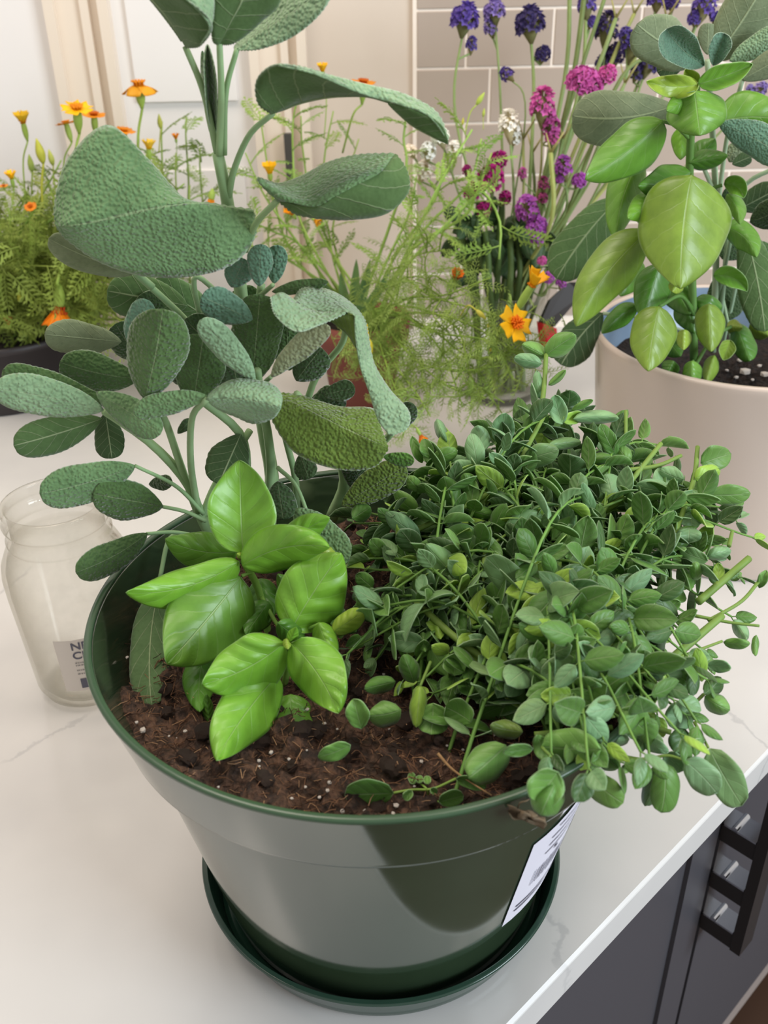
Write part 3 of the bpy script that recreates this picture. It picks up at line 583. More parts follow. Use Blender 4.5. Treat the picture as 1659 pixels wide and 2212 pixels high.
# ---------------------------------------------------------------- basil in the green pot
bas = thing('basil_plant', U(600, 1480, z=ZS), 'bright green young basil with broad shiny leaves in front of the sage', 'plant')
def BL(ck, *a, **k): k.setdefault('nu', 34); k.setdefault('half', 8); k.setdefault('shape', 'b'); k.setdefault('th', 0.0004); k.setdefault('puck', 0.000055*min(60, a[4])); k['e'] = k.get('e', .01)*.55; return put(bas, leaf(*a, **k), 'basil', ck)
BL('B', 524, 1196, 518, 994, 74, 0.0, .025, bend=0, e=-.012, wave=.002); BL('B', 517, 1212, 272, 1280, 48, -.005, -.035, bend=22, wr=40, e=.014, wave=.002); BL('B', 524, 1222, 712, 1182, 52, -.008, -.02, bend=20, wr=48, e=.014, wave=.002)
BL('C', 520, 1246, 360, 1434, 92, -.004, -.05, bend=4, e=.012, wave=.002); BL('B', 628, 1362, 737, 1195, 74, -.03, -.015, bend=4, e=.014, wave=.003); BL('B', 614, 1388, 436, 1478, 64, -.055, -.075, bend=12, e=.014, wave=.003)
BL('B', 630, 1388, 731, 1541, 62, -.056, -.085, bend=10, wr=52, e=.012, wave=.003); BL('B', 600, 1458, 467, 1643, 60, -.05, -.105, bend=-8, wr=66, e=.012, wave=.002); BL('C', 628, 1500, 630, 1622, 50, -.05, -.08, e=.01)
BL('C', 512, 1192, 357, 1164, 42, .01, .01, bend=12); BL('B', 610, 1195, 712, 1118, 34, .01, .012, bend=10); BL('E', 690, 1190, 738, 1222, 22, .012, .01); BL('D', 562, 1250, 580, 1346, 34, .015, -.005); BL('C', 640, 1300, 600, 1240, 20, .005, .01)
BL('D', 440, 1415, 432, 1538, 36, -.02, -.06, bend=-6); BL('E', 718, 1366, 785, 1322, 23, -.03, -.035, shape='r'); BL('B', 688, 1345, 722, 1431, 26, -.03, -.045); BL('D', 452, 1560, 446, 1500, 12, -.06, -.055)
BL('D', 580, 1300, 530, 1370, 30, .0, -.02); BL('B', 626, 1388, 640, 1355, 12, -.056, -.06); BL('E', 618, 1380, 622, 1402, 10, -.056, -.064); BL('E', 526, 1205, 512, 1196, 8, -.004, -.008); BL('E', 528, 1206, 530, 1190, 7, -.002, -.006); BL('D', 600, 1345, 660, 1390, 26, -.035, -.03)
stems(bas, [((8, 9), [(526, 1212, -.002), (560, 1280, .005), (585, 1400, .0), (600, 1480, -.015)]), ((7, 8), [(624, 1390, -.055), (622, 1440, -.04), (610, 1500, -.03)]), ((5, 4), [(565, 1290, .004), (600, 1350, -.01), (626, 1366, -.03)]),
            ((4, 4), [(520, 1330, -.002), (560, 1365, -.005), (586, 1395, 0.)]), ((4, 4), [(522, 1244, -.003), (540, 1238, 0.), (548, 1245, .003)]), ((4, 4), [(586, 1400, 0.), (640, 1370, -.02), (690, 1348, -.03)]), ((4, 4), [(600, 1440, -.03), (598, 1458, -.045)]), ((3, 3), [(690, 1348, -.03), (718, 1366, -.03)])], lin(120, 160, 70, 1.1))
#PART3
# ---------------------------------------------------------------- oregano
ore = thing('oregano_plant', (0.08, -0.02, ZS), 'bushy green oregano with small oval leaves spilling over the right of the pot', 'plant')
def YO(py): return 0.115-(py-900)/800.0*0.235
HERO = [  # tint, base px, tip px, half width, extra depth towards viewer (mm)
('b',908,1158,834,1106,21,5),('a',1002,1266,919,1175,27,9),('a',983,1318,923,1217,30,4),('a',1091,1156,1174,1114,29,10),('a',1180,1314,1050,1203,33,12),('q',845,1317,765,1312,29,6),('q',1206,1214,1104,1214,33,2),
('q',987,1097,960,1029,26,2),('q',1017,1077,1004,1022,23,0),('q',1060,1074,1123,1097,20,3),('q',1011,1102,1069,1117,17,2),('b',1044,976,1032,919,22,6),('b',1032,1016,1017,936,21,3),('b',1031,1018,980,999,17,5),('b',1107,1026,1057,978,14,9),
('b',1081,961,1092,892,25,0),('a',1132,994,1207,972,25,6),('q',1125,964,1077,979,19,2),('a',1183,964,1255,955,13,3),('o',1514,1001,1579,980,28,4),('l',1499,1035,1556,1017,20,8),('b',1477,1036,1425,1014,20,6),('o',1531,1069,1621,1066,23,6),('b',1460,1072,1372,1051,23,5),
('a',1496,1058,1498,1096,33,8),('b',1492,1106,1494,1138,29,5),('b',1489,1140,1487,1172,28,7),('a',1529,1211,1469,1187,17,6),('b',1528,1201,1579,1189,15,3),('a',1350,1155,1441,1132,20,7),('l',1350,1133,1399,1090,21,9),('b',1320,1072,1309,1024,25,8),('b',1288,1119,1258,1042,13,8),
('a',1241,1133,1215,1084,23,5),('q',1332,984,1298,916,19,3),('x',1465,1329,1369,1301,24,8),('a',1320,1325,1343,1275,27,10),('b',1229,1330,1172,1314,11,15),('l',1251,1271,1277,1199,13,12),('l',1253,1300,1304,1284,16,12),('b',1437,1246,1402,1205,16,6),('o',1506,1253,1503,1213,14,4),
('l',1553,1258,1551,1216,13,4),('o',1143,1377,1217,1358,18,8),('o',1123,1372,1118,1331,21,8),('q',1443,1420,1397,1405,17,6),('l',1516,1472,1507,1400,17,8),('b',1528,1437,1579,1444,14,5),('b',1585,1339,1613,1383,15,3),('o',1563,1387,1620,1390,12,3),('o',1634,1372,1632,1417,8,2),('o',1640,1270,1656,1232,11,0),
('a',1533,1617,1603,1740,38,12),('b',1480,1643,1549,1713,33,16),('q',1435,1648,1428,1755,32,10),('x',1431,1646,1393,1741,24,6),('o',1268,1668,1346,1734,30,10),('o',1206,1668,1160,1735,40,34),('q',1200,1690,1168,1760,34,28),('o',1298,1619,1170,1612,44,30),('o',1160,1587,1178,1644,18,26),
('b',1494,1523,1446,1568,31,8),('o',1523,1504,1576,1534,21,8),('q',1504,1489,1449,1450,17,6),('x',1521,1499,1557,1463,20,2),('b',1376,1503,1270,1436,28,6),('b',1369,1502,1448,1491,16,10),('o',1281,1519,1155,1496,28,9),('x',1480,1575,1461,1626,25,2),('a',1524,1597,1452,1635,12,10),('b',1437,1627,1475,1665,21,5),
('b',1379,1599,1444,1625,15,8),('b',1359,1597,1311,1598,15,10),('q',1298,1624,1336,1659,23,4),('o',1356,1650,1347,1670,9,5),('o',1308,1383,1400,1377,13,10),('q',1112,1469,1068,1578,50,12),('y',1129,1581,1059,1567,20,24),('o',1093,1610,1012,1680,40,20),('q',1151,1617,1087,1625,14,20),
('l',908,1482,899,1571,18,14),('o',936,1519,930,1586,36,6),('q',1018,1560,962,1527,30,6),('o',866,1533,796,1546,28,6),('o',781,1574,764,1510,25,6),('o',757,1609,687,1635,19,6),('o',980,1459,980,1412,26,8),('q',854,1472,787,1488,19,4),('q',894,1475,872,1414,21,4),('o',919,1408,914,1366,13,8),('l',951,1381,946,1336,15,12),
('q',935,1386,905,1334,19,3),('b',1103,1385,1033,1333,13,12),('o',1150,1450,1150,1488,25,14),('o',1178,768,1244,724,24,0),('o',1181,772,1128,744,18,-2),('b',1170,786,1110,774,16,2),('b',1160,800,1168,862,11,3),('o',1185,832,1222,799,8,2),('x',1225,882,1231,843,24,0),('b',1215,916,1199,853,20,4),('o',1235,888,1281,864,8,2),
('b',1238,906,1337,904,15,3),('l',1215,910,1262,895,14,4),('q',890,942,912,1000,11,2),('o',935,990,988,972,17,3),('q',930,990,914,948,15,2),('b',944,905,966,956,12,2),('q',1330,992,1368,975,14,2),('q',1420,1080,1380,1110,24,0),('x',1290,1095,1230,1050,20,0),('o',1360,1000,1330,960,17,0),('q',1262,1000,1320,985,14,2),
('b',1400,1210,1460,1195,14,5),('q',1330,1250,1290,1215,22,1),('b',1340,1380,1390,1400,15,8),('q',770,1365,740,1330,20,2),('q',805,1270,770,1240,18,2),('o',830,1200,800,1165,18,2),('q',760,1120,800,1095,20,0),('o',905,1060,880,1030,15,0),('q',1010,1480,1060,1500,20,5),('o',1420,1330,1470,1300,16,6)]
OLEAF = []
for ck, bx, by, tx, ty, w, ex in HERO:
    Yb = YO(by)-ex*0.001; L = math.hypot(tx-bx, ty-by); Yt = Yb-random.uniform(0.0, 0.012) if ty > by else Yb+random.uniform(-0.004, 0.012)
    o = leaf(bx, by, tx, ty, w, Yb, Yt, 'o' if w < 30 else 'r', bend=random.uniform(-.05, .05)*L, e=random.uniform(-.004, .007), nu=14, half=3, th=0.0004, yb=random.uniform(-.003, .004), wave=0.0008)
    OLEAF.append((9, o.build('leaf', [M['oreg'], M['oreg_u']], ore, True, jit(CL[ck], 0.07))))
VAR = [local_leaf(9, 2, random.choice('orob'), random.uniform(-.35, .5), random.uniform(-.15, .4), random.uniform(.26, .36)).mesh('oregano_leaf', [M['oreg'], M['oreg_u']]) for _ in range(10)]
TOPL = [(760, 1140), (850, 1000), (930, 990), (1040, 930), (1160, 890), (1270, 880), (1350, 950), (1440, 1010), (1540, 1010), (1580, 1080), (1590, 1200), (1610, 1290), (1600, 1400), (1560, 1480), (1540, 1560), (1440, 1600), (1330, 1600), (1190, 1600), (1080, 1560), (960, 1540), (820, 1520), (760, 1420), (740, 1260)]
def inpoly(x, y, P_):
    c = False; j = len(P_)-1
    for i in range(len(P_)):
        (xi, yi), (xj, yj) = P_[i], P_[j]
        if (yi > y) != (yj > y) and x < (xj-xi)*(y-yi)/(yj-yi)+xi: c = not c
        j = i
    return c
ends = []
while len(ends) < 125:
    x, y = random.uniform(740, 1620), random.uniform(880, 1620)
    if inpoly(x, y, TOPL) and all(math.hypot(x-a, y-b) > 42 for a, b in ends): ends.append((x, y))
while len(ends) < 152:
    x, y = random.uniform(1190, 1530), random.uniform(1400, 1660)
    if 1690-(x-1190)*.75 < y+70 and y < 1770-(x-1170)*.5 and all(math.hypot(x-a, y-b) > 24 for a, b in ends): ends.append((x, y))
while len(ends) < 182:
    x, y = random.uniform(755, 1110), random.uniform(1290, 1545)
    if all(math.hypot(x-a, y-b) > 20 for a, b in ends): ends.append((x, y))
small = []; stem_list = []
OC = ['o', 'q', 'b', 'a', 'x', 'o', 'q', 'x', 'b', 'q', 'q', 'x', 'l']
for n_, (x, y) in enumerate(ends):
    back = random.uniform(0.02, 0.06) if n_ % 2 else random.uniform(0.04, 0.1)
    if 125 <= n_ < 152: back = random.uniform(-.035, .0)
    if n_ >= 152: back = random.uniform(.012, .045)
    T = U(x, y, Y=YO(y)+back)
    if T[2] < ZS+0.02: T[2] = max(T[2], ZS+0.012+random.uniform(0, .02))
    R0 = np.array([0.075+random.gauss(0, .03), 0.005+random.gauss(0, .045), ZS-0.002]); R0[0] = min(max(R0[0], 0.02), 0.125)
    if math.hypot(R0[0], R0[1]) > 0.128: R0[:2] *= 0.128/math.hypot(R0[0], R0[1])
    mid = R0*0.45+T*0.55+np.array([0, 0, 0.018+0.2*max(0, math.hypot(*(T-R0)[:2])-0.05)])
    P_ = catmull([R0, R0*0.7+mid*0.3+np.array([0, 0, .006]), mid, T], 22)
    stem_list.append(P_); ln = np.linalg.norm(np.diff(P_, axis=0), axis=1).sum(); k = max(3, int(ln*0.72/0.0135)); az = random.uniform(0, PI); ckk = random.choice(OC)
    for i in range(k+1):
        f = 0.28+0.72*i/k; j = min(21, int(f*21)); p = P_[j]; t = nrm(P_[min(21, j+1)]-P_[max(0, j-1)]); az += PI/2+random.uniform(-.3, .3)
        a = nrm(np.cross(t, (0.3, 0.2, 1) if abs(t[2]) < .9 else (1, 0, 0))); b = np.cross(t, a)
        for sgn in (1, -1):
            dd = sgn*(math.cos(az)*a+math.sin(az)*b); d = nrm(dd+t*random.uniform(.15, .7)+np.array([0, 0, random.uniform(-.25, .25)]))
            if i == k: d = nrm(dd*0.6+t)
            s = random.uniform(.0125, .0215)*(0.62 if i == k else 1.0); up = nrm(t+np.array([0, 0, .9])+np.array([random.uniform(-.4, .4) for _ in range(3)]))
            pb = p+d*0.0022
            small.append((s, frame(pb, d, up, s, s*random.uniform(.85, 1.15), s), random.choice(VAR), random.choice((ckk, ckk, random.choice(OC))), (p, pb)))
def npix(sm):
    p = np.array(sm[1].translation); v = p-CAM; dz = v @ CR[2]; return sm[0]/dz*(1.0 if (v @ CR[0]) > -0.2*dz else 0.3)+0.35*(-(p[1])+p[2])/10
small.sort(key=npix, reverse=True)
NP = 298-len(OLEAF)
for s, mw, me, ck, pe in small[:NP]:
    link('leaf', me, ore, jit(CL[ck], 0.12), mw)
def join(lst):
    mb = MB()
    for s, mw, me, ck, pe in lst:
        n = len(me.vertices); co = np.empty(n*3); me.vertices.foreach_get('co', co); co = co.reshape(-1, 3)
        A = np.array(mw); co = co @ A[:3, :3].T+A[:3, 3]
        uvs = [(0.5, 0.5)]*n; ul = me.uv_layers[0].data
        for lp in me.loops: uvs[lp.vertex_index] = tuple(ul[lp.index].uv)
        fl = [tuple(p.vertices) for p in me.polygons]
        if A[:3, :3][0] @ np.cross(A[:3, :3][1], A[:3, :3][2]) < 0: fl = [f[::-1] for f in fl]
        mb.add(co, fl, [p.material_index for p in me.polygons], uvs)
    return mb
rest = small[NP:]; third = {}
for r_ in rest: third.setdefault(r_[3], []).append(r_)
for ck, lst in third.items():
    tag(join(lst).build('small_leaves', [M['oreg'], M['oreg_u']], ore, True, jit(CL[ck], 0.05)), kind='stuff')
for P_ in stem_list:
    mb = MB(); tube(mb, P_, np.linspace(0.0011, 0.0006, 22), 5); mb.build('stem', M['stem'], ore, True, jit(lin(104, 142, 66, 1.1), 0.12))
mb = MB()
for s, mw, me, ck, pe in small: tube(mb, [pe[0], pe[1]], 0.0004, 3, 0, False)
tag(mb.build('leaf_stalks', M['stem'], ore, color=lin(110, 146, 72, 1.1)), kind='stuff')
def OS(rp, pts, dy=0.006): return (rp, [(x, y, YO(y)-dy) for x, y in pts])
stems(ore, [OS((8, 8, 8, 7), [(900, 1300), (975, 1370), (1060, 1430), (1150, 1452), (1230, 1438), (1268, 1390), (1278, 1325)], .012), OS((9, 8), [(1508, 1300), (1618, 1206)]), OS((10, 8), [(1440, 1432), (1560, 1330)]), OS((6, 5), [(1058, 1335), (1044, 1230), (1058, 1148)], .012),
            OS((6, 5), [(1345, 1062), (1428, 958)]), OS((5, 4), [(1350, 1016), (1420, 1006), (1472, 984)]), OS((7, 6), [(1285, 1330), (1302, 1240), (1322, 1150)], .008), OS((4, 4), [(1352, 950), (1352, 888)]), OS((6, 5), [(1332, 1548), (1341, 1415)], .012), OS((7, 7), [(1155, 1587), (1322, 1572)], .014),
            OS((6, 6), [(1340, 1555), (1450, 1582)]), OS((8, 5), [(1260, 1590), (1392, 1656)], .012), OS((5, 6, 6), [(1180, 890), (1095, 1035), (1000, 1095), (900, 1145)], .004), OS((6, 5), [(1440, 1195), (1495, 1050), (1507, 965)]), OS((6, 5), [(1290, 1130), (1322, 1070)]), OS((5, 4), [(1575, 1180), (1582, 1148)]),
            OS((6, 5), [(1165, 920), (1175, 840), (1180, 766)], 0), OS((4, 4), [(1530, 1340), (1600, 1300), (1640, 1255)]), OS((4, 3), [(1440, 1430), (1560, 1385)]), OS((4, 3), [(1500, 1330), (1580, 1345), (1640, 1352)]), OS((4, 3), [(1500, 1560), (1530, 1615)], .01), OS((4, 3), [(1300, 1622), (1385, 1640), (1440, 1632), (1480, 1643)], .01), OS((4, 3), [(1170, 1614), (1215, 1660)], .02),
            OS((4, 3), [(1245, 1430), (1255, 1330), (1252, 1265)], .012), OS((5, 4), [(1062, 1335), (1002, 1268)], .01), OS((4, 3), [(1058, 1180), (1092, 1156)], .01), OS((4, 3), [(1245, 1428), (1195, 1340), (1180, 1314)], .012), OS((4, 3), [(1330, 1500), (1370, 1502)], .012), OS((3, 3), [(1110, 1470), (1140, 1440)], .012), OS((4, 3), [(930, 1430), (908, 1482)], .012), OS((4, 3), [(1500, 1470), (1480, 1430), (1440, 1420)]), OS((4, 4), [(1520, 1500), (1490, 1530)])], lin(112, 140, 64, 1.1))
# small sprout at the front, dried leaf, dry twig
spr = thing('oregano_sprout', U(925, 1720, z=ZS), 'small creeping oregano sprout on the soil at the front pot rim', 'plant')
for ck, bx, by, tx, ty, w in (('q', 850, 1713, 745, 1716, 31), ('o', 894, 1694, 887, 1669, 9), ('o', 906, 1692, 906, 1675, 8), ('o', 924, 1694, 922, 1676, 8), ('o', 890, 1708, 873, 1727, 10), ('q', 948, 1732, 1001, 1718, 18), ('o', 930, 1705, 944, 1712, 8), ('q', 985, 1682, 1050, 1700, 14)):
    Yb = U(bx, by, z=ZS+0.007)[1]; leaf(bx, by, tx, ty, w, Yb, U(tx, ty, z=ZS+0.006)[1], 'r', e=-.002, nu=14, half=3, th=.0004).build('leaf', [M['oreg'], M['oreg_u']], spr, True, jit(CL[ck], .06))
gz = lambda x, y, h=.006: (x, y, U(x, y, z=ZS+h)[1])
stems(spr, [((3, 3), [gz(850, 1713), gz(890, 1706), gz(935, 1704), gz(985, 1682, .01)]), ((3, 2), [gz(925, 1722, 0), gz(922, 1705), gz(905, 1690)]), ((3, 2), [gz(928, 1725, 0), gz(948, 1732)])], lin(120, 150, 66, 1.1))
mb = MB(); rr = random.Random(3); yd = -0.153
P0 = [(1128, 1742), (1150, 1738), (1158, 1752), (1163, 1775), (1152, 1784), (1140, 1772), (1128, 1765), (1108, 1758), (1104, 1754), (1116, 1742)]
for _ in range(3):
    cx_, cy_ = ((1112, 1750), (1130, 1755), (1150, 1764))[_]; rl = []
    for a_ in range(4):
        rl.append([(cx_-14+14*q+rr.uniform(-4, 4), cy_-12+8*a_+q*5+rr.uniform(-4, 4), -.140+rr.uniform(-.004, .003)) for q in range(4)])
    rails(rl, nu=12, sub=2, mb=mb, th=.0003, v=(-1, -.3, .3, 1))
ptube(mb, [(1118, 1748, -.138), (1124, 1734, -.14), (1138, 1730, -.139), (1146, 1722, -.128)], (2, 1.5), 10, 5)
tag(mb.build('dried_leaf', [M['dry'], M['dry']], None, True, lin(112, 98, 80)), 'shrivelled brown dried leaf hanging on the front rim of the green pot', 'leaf')
mb = MB(); ptube(mb, [gz(946, 1628, .012), gz(975, 1660, .01), gz(1020, 1692, .008), gz(1062, 1718, .01)], (4, 3, 2, 2), 14, 6)
tag(mb.build('dry_twig', M['dry'], None, True, lin(160, 128, 92)), 'dry brown twig lying on the soil near the front pot rim', 'twig')
# ---------------------------------------------------------------- glass jar
JX, JY = -0.235, 0.195
jar = thing('glass_jar', (JX, JY, 0), 'empty clear glass jar with a printed label left of the herb pot', 'jar')
ob = [(0.0, 0.001), (0.030, 0.001), (0.037, 0.003), (0.041, 0.012), (0.0465, 0.095), (0.0470, 0.112), (0.0455, 0.122), (0.041, 0.132), (0.0375, 0.137), (0.0372, 0.139), (0.0385, 0.1405), (0.0385, 0.1425), (0.0368, 0.144), (0.0366, 0.152), (0.0385, 0.1535), (0.0390, 0.156), (0.0375, 0.158), (0.0370, 0.163), (0.0382, 0.166), (0.0375, 0.1685), (0.0355, 0.169)]
ib = [(0.0340, 0.167), (0.0338, 0.155), (0.0340, 0.138), (0.040, 0.128), (0.0435, 0.116), (0.0438, 0.095), (0.0385, 0.014), (0.034, 0.007), (0.020, 0.009), (0.0, 0.0105)]
mb = MB(); lathe(mb, ob+ib, 72, (JX, JY)); mb.build('glass', M['glass'], jar)
cj = math.degrees(math.atan2(CAM[1]-JY, CAM[0]-JX))
def jp(a, z, off=0.0004):
    r = np.interp(z, [0.012, 0.095, 0.112], [0.041, 0.0465, 0.047])+off; a = math.radians(a); return (JX+r*math.cos(a), JY+r*math.sin(a), z)
def jpatch(mb, a0, a1, z0, z1, off, n=12):
    vs = [jp(a0+(a1-a0)*i/n, z0+(z1-z0)*j, off) for i in range(n+1) for j in (0, 1)]
    mb.add(vs, [(2*i, 2*i+2, 2*i+3, 2*i+1) for i in range(n)])
A1 = cj-28; mb = MB(); jpatch(mb, A1, A1+62, 0.024, 0.075, 0.0004); lb = mb.build('label', M['paper'], jar)
def text_on(txt, a0, z0, size, name, m):
    cu = bpy.data.curves.new('lettering', 'FONT'); cu.body = txt; cu.size = size; cu.offset = size*0.018
    o = bpy.data.objects.new('lettering', cu); COL.objects.link(o); dg = bpy.context.evaluated_depsgraph_get(); me = o.evaluated_get(dg).to_mesh()
    mb = MB(); vs = [jp(a0+math.degrees(v.co.x/0.045), z0+v.co.y, 0.0008) for v in me.vertices]; mb.add(vs, [tuple(p.vertices) for p in me.polygons])
    bpy.data.objects.remove(o); return mb.build(name, m, lb, False)
text_on('NEW', A1+15, 0.0655, 0.0098, 'lettering', M['ink']); text_on('CLE', A1+15, 0.0565, 0.0098, 'lettering', M['ink'])
mb = MB(); rr = random.Random(9)
for z in (0.0520, 0.0495, 0.0445, 0.0410):
    a = A1+16
    while a < A1+46: w = rr.uniform(1, 3); jpatch(mb, a, a+w, z, z+0.0011, 0.0008, 2); a += w+rr.uniform(.5, 1)
tag(mb.build('small_print', M['ink2'], lb, False), kind='stuff')
mb = MB(); jpatch(mb, A1+17, A1+40, 0.0270, 0.0365, 0.0008, 6); mb.build('dark_block', M['ink'], lb, False)
# ---------------------------------------------------------------- white pot on the right with sage and basil
WX, WY, WR, WZ = 0.342, 0.43, 0.137, 0.2
wp = thing('white_pot', (WX, WY, 0), 'large off white glazed round planter at the right back with basil and sage', 'pot')
mb = MB(); lathe(mb, [(0.0, 0.0), (WR*.84, 0.0), (WR*.86, 0.003), (WR*.985, WZ-.01), (WR, WZ-.003), (WR-.001, WZ), (WR-.005, WZ), (WR-.006, WZ-.002)], 96, (WX, WY)); mb.build('body', M['whitepot'], wp)
mb = MB(); lathe(mb, [(WR-.006, WZ-.002), (WR-.008, WZ-.01), (WR-.012, 0.10), (WR-.014, 0.1)], 96, (WX, WY)); mb.build('inner_wall', M['blueglaze'], wp)
ZW = 0.155; ws = thing('planter_soil', (WX, WY, ZW), 'dark potting soil inside the off white planter', 'soil')
mb = MB(); vs = [(WX, WY, ZW)]; ns = 60; nr = 16
for i in range(1, nr+1):
    for k in range(ns): r = (WR-.009)*i/nr; w = 2*PI*k/ns; vs.append((WX+r*math.cos(w), WY+r*math.sin(w), ZW+random.uniform(-.003, .003)))
mb.add(vs, [(0, 1+k, 1+(k+1) % ns) for k in range(ns)]+[(1+(i-1)*ns+k, 1+i*ns+k, 1+i*ns+(k+1) % ns, 1+(i-1)*ns+(k+1) % ns) for i in range(1, nr) for k in range(ns)])
tag(mb.build('soil_bed', M['soil2'], ws), kind='stuff')
for px, py, rp in ((1610, 802, 10), (1652, 808, 8), (1598, 778, 5), (1640, 790, 5), (1570, 800, 4), (1625, 820, 4), (1590, 815, 5)):
    p = U(px, py, z=ZW+.004); s = rp/F*np.linalg.norm(p-CAM); link('perlite', random.choice(pm), ws, None, Matrix.Translation(Vector(p)) @ Matrix.Scale(s, 4))
bw = thing('tall_basil_plant', U(1500, 800, z=ZW), 'tall leafy basil with one very large shiny leaf in the off white planter', 'plant')
def WL(ck, *a, **k): k.setdefault('nu', 32); k.setdefault('half', 7); k.setdefault('shape', 'b'); k.setdefault('puck', 0.00003*min(60, a[4])); k['e'] = k.get('e', .012)*.8; put(bw, leaf(*a, **k), 'basil', ck)
WL('N', 1494, 378, 1470, 624, 100, .34, .30, bend=-6, e=.03, wave=.003); WL('C', 1432, 260, 1264, 388, 52, .36, .34, bend=8, e=.02, wave=.003); WL('C', 1500, 196, 1512, 293, 66, .345, .33, e=.02, wave=.004, shape='o'); WL('C', 1512, 200, 1440, 240, 28, .36, .335, e=.01)
WL('C', 1554, 262, 1700, 262, 56, .37, .37, bend=10, e=.012); WL('E', 1510, 182, 1396, 176, 26, .36, .34, bend=8, e=-.014, wave=.01); WL('B', 1508, 182, 1626, 138, 26, .36, .36, bend=-3, e=-.012, under=True); WL('E', 1505, 185, 1480, 150, 18, .37, .37, e=-.01)
WL('N', 1398, 502, 1244, 705, 52, .36, .33, bend=-16, e=.02); WL('C', 1384, 342, 1330, 518, 38, .40, .38, bend=-12, e=.02); WL('D', 1492, 372, 1378, 402, 40, .375, .35, bend=10, e=.02); WL('B', 1418, 430, 1356, 472, 30, .36, .34)
WL('N', 1424, 662, 1400, 802, 50, .33, .30, bend=-3, e=.015); WL('N', 1531, 656, 1536, 760, 33, .36, .34, e=.015); WL('D', 1425, 572, 1388, 690, 40, .37, .35, e=.015); WL('C', 1541, 596, 1614, 630, 22, .36, .35, bend=14, e=-.008); WL('C', 1564, 490, 1634, 556, 30, .38, .36, bend=14, e=.012)
WL('D', 1488, 352, 1572, 336, 22, .38, .37); WL('C', 1564, 398, 1606, 428, 22, .38, .36, bend=12, e=-.01); WL('C', 1570, 420, 1598, 484, 20, .37, .35, bend=8); WL('D', 1498, 352, 1545, 300, 26, .4, .4); WL('B', 1474, 275, 1470, 345, 22, .40, .39)
WL('C', 1495, 780, 1496, 826, 21, .34, .33, shape='r'); WL('N', 1543, 768, 1526, 826, 17, .36, .34, shape='o'); WL('N', 1578, 735, 1562, 778, 18, .38, .36, e=-.01); WL('E', 1478, 712, 1476, 756, 17, .355, .345); WL('D', 1590, 700, 1620, 780, 26, .40, .38, shape='r'); WL('E', 1570, 705, 1604, 708, 16, .40, .39); WL('N', 1620, 700, 1660, 725, 22, .42, .41, shape='o')
WL('D', 1440, 730, 1470, 770, 26, .37, .36); WL('D', 1455, 780, 1440, 812, 20, .35, .345); WL('D', 1540, 640, 1520, 680, 30, .39, .38); WL('D', 1480, 640, 1500, 720, 34, .39, .38); WL('C', 1380, 560, 1340, 640, 30, .42, .4); WL('D', 1450, 600, 1490, 680, 36, .4, .38)
WL('E', 1470, 606, 1452, 630, 16, .33, .325, shape='r'); WL('D', 1376, 660, 1300, 720, 22, .37, .35, bend=-4)
stems(bw, [((9, 9, 8), [(1500, 800, .385), (1495, 600, .39), (1490, 420, .385), (1492, 300, .38), (1505, 190, .365)]), ((5, 4), [(1490, 300, .38), (1460, 272, .37), (1432, 262, .36)]), ((4, 4), [(1498, 680, .385), (1470, 640, .37), (1425, 662, .335)]), ((4, 4), [(1496, 700, .385), (1525, 660, .365)]), ((4, 4), [(1500, 792, .38), (1540, 730, .39), (1590, 700, .4)]), ((4, 4), [(1494, 560, .39), (1440, 530, .37), (1400, 503, .36)]), ((3, 3), [(1495, 800, .375), (1497, 780, .345)]), ((3, 3), [(1505, 815, .37), (1545, 768, .362)]), ((4, 4), [(1494, 420, .385), (1560, 400, .38)]), ((4, 4), [(1494, 540, .388), (1530, 480, .385), (1565, 490, .38)]), ((4, 4), [(1491, 400, .386), (1494, 378, .345)])], lin(92, 130, 62, 1.1))
sw = thing('potted_sage_plant', (WX+.02, WY+.03, ZW), 'grey green sage behind the tall basil in the off white planter', 'plant')
def WS(ck, *a, **k): k.setdefault('nu', 30); k.setdefault('half', 5); k.setdefault('cren', .025); put(sw, leaf(*a, **k), 'sage', ck)
WS('r', 1518, 128, 1376, 52, 56, .40, .38, bend=10, wr=58, under=True); WS('t', 1522, 142, 1440, 62, 40, .37, .35, bend=8, e=-.014, cren=0); WS('r', 1540, 132, 1648, -30, 56, .41, .40, under=True, bend=-4); WS('t', 1540, 142, 1566, 72, 23, .385, .38, e=-.008, cren=0); WS('r', 1528, 118, 1530, 50, 22, .41, .41, cren=0, under=True)
WS('p', 1576, 132, 1700, 66, 28, .40, .39); WS('r', 1602, 172, 1700, 118, 28, .39, .38, under=True); WS('r', 1456, 228, 1236, 250, 62, .42, .40, bend=16, under=True, cren=.01); WS('t', 1552, 268, 1700, 345, 40, .37, .35, bend=8); WS('d', 1342, 424, 1202, 602, 48, .46, .44, bend=-8, under=True); WS('k', 1302, 676, 1212, 788, 40, .43, .40, bend=-6, under=True)
WS('d', 1604, 480, 1652, 716, 44, .40, .38, bend=6, under=True); WS('k', 1596, 452, 1680, 408, 30, .44, .43, under=True); WS('k', 1600, 440, 1570, 405, 24, .45, .45); WS('d', 1640, 520, 1700, 640, 40, .41, .4); WS('r', 1575, 350, 1600, 312, 20, .43, .43); WS('k', 1582, 355, 1622, 338, 15, .42, .42, under=True); WS('k', 1620, 480, 1700, 450, 34, .42, .4); WS('k', 1560, 560, 1600, 500, 40, .45, .45); WS('k', 1480, 130, 1420, 155, 22, .42, .41, under=True); WS('k', 1545, 600, 1580, 690, 40, .46, .45)
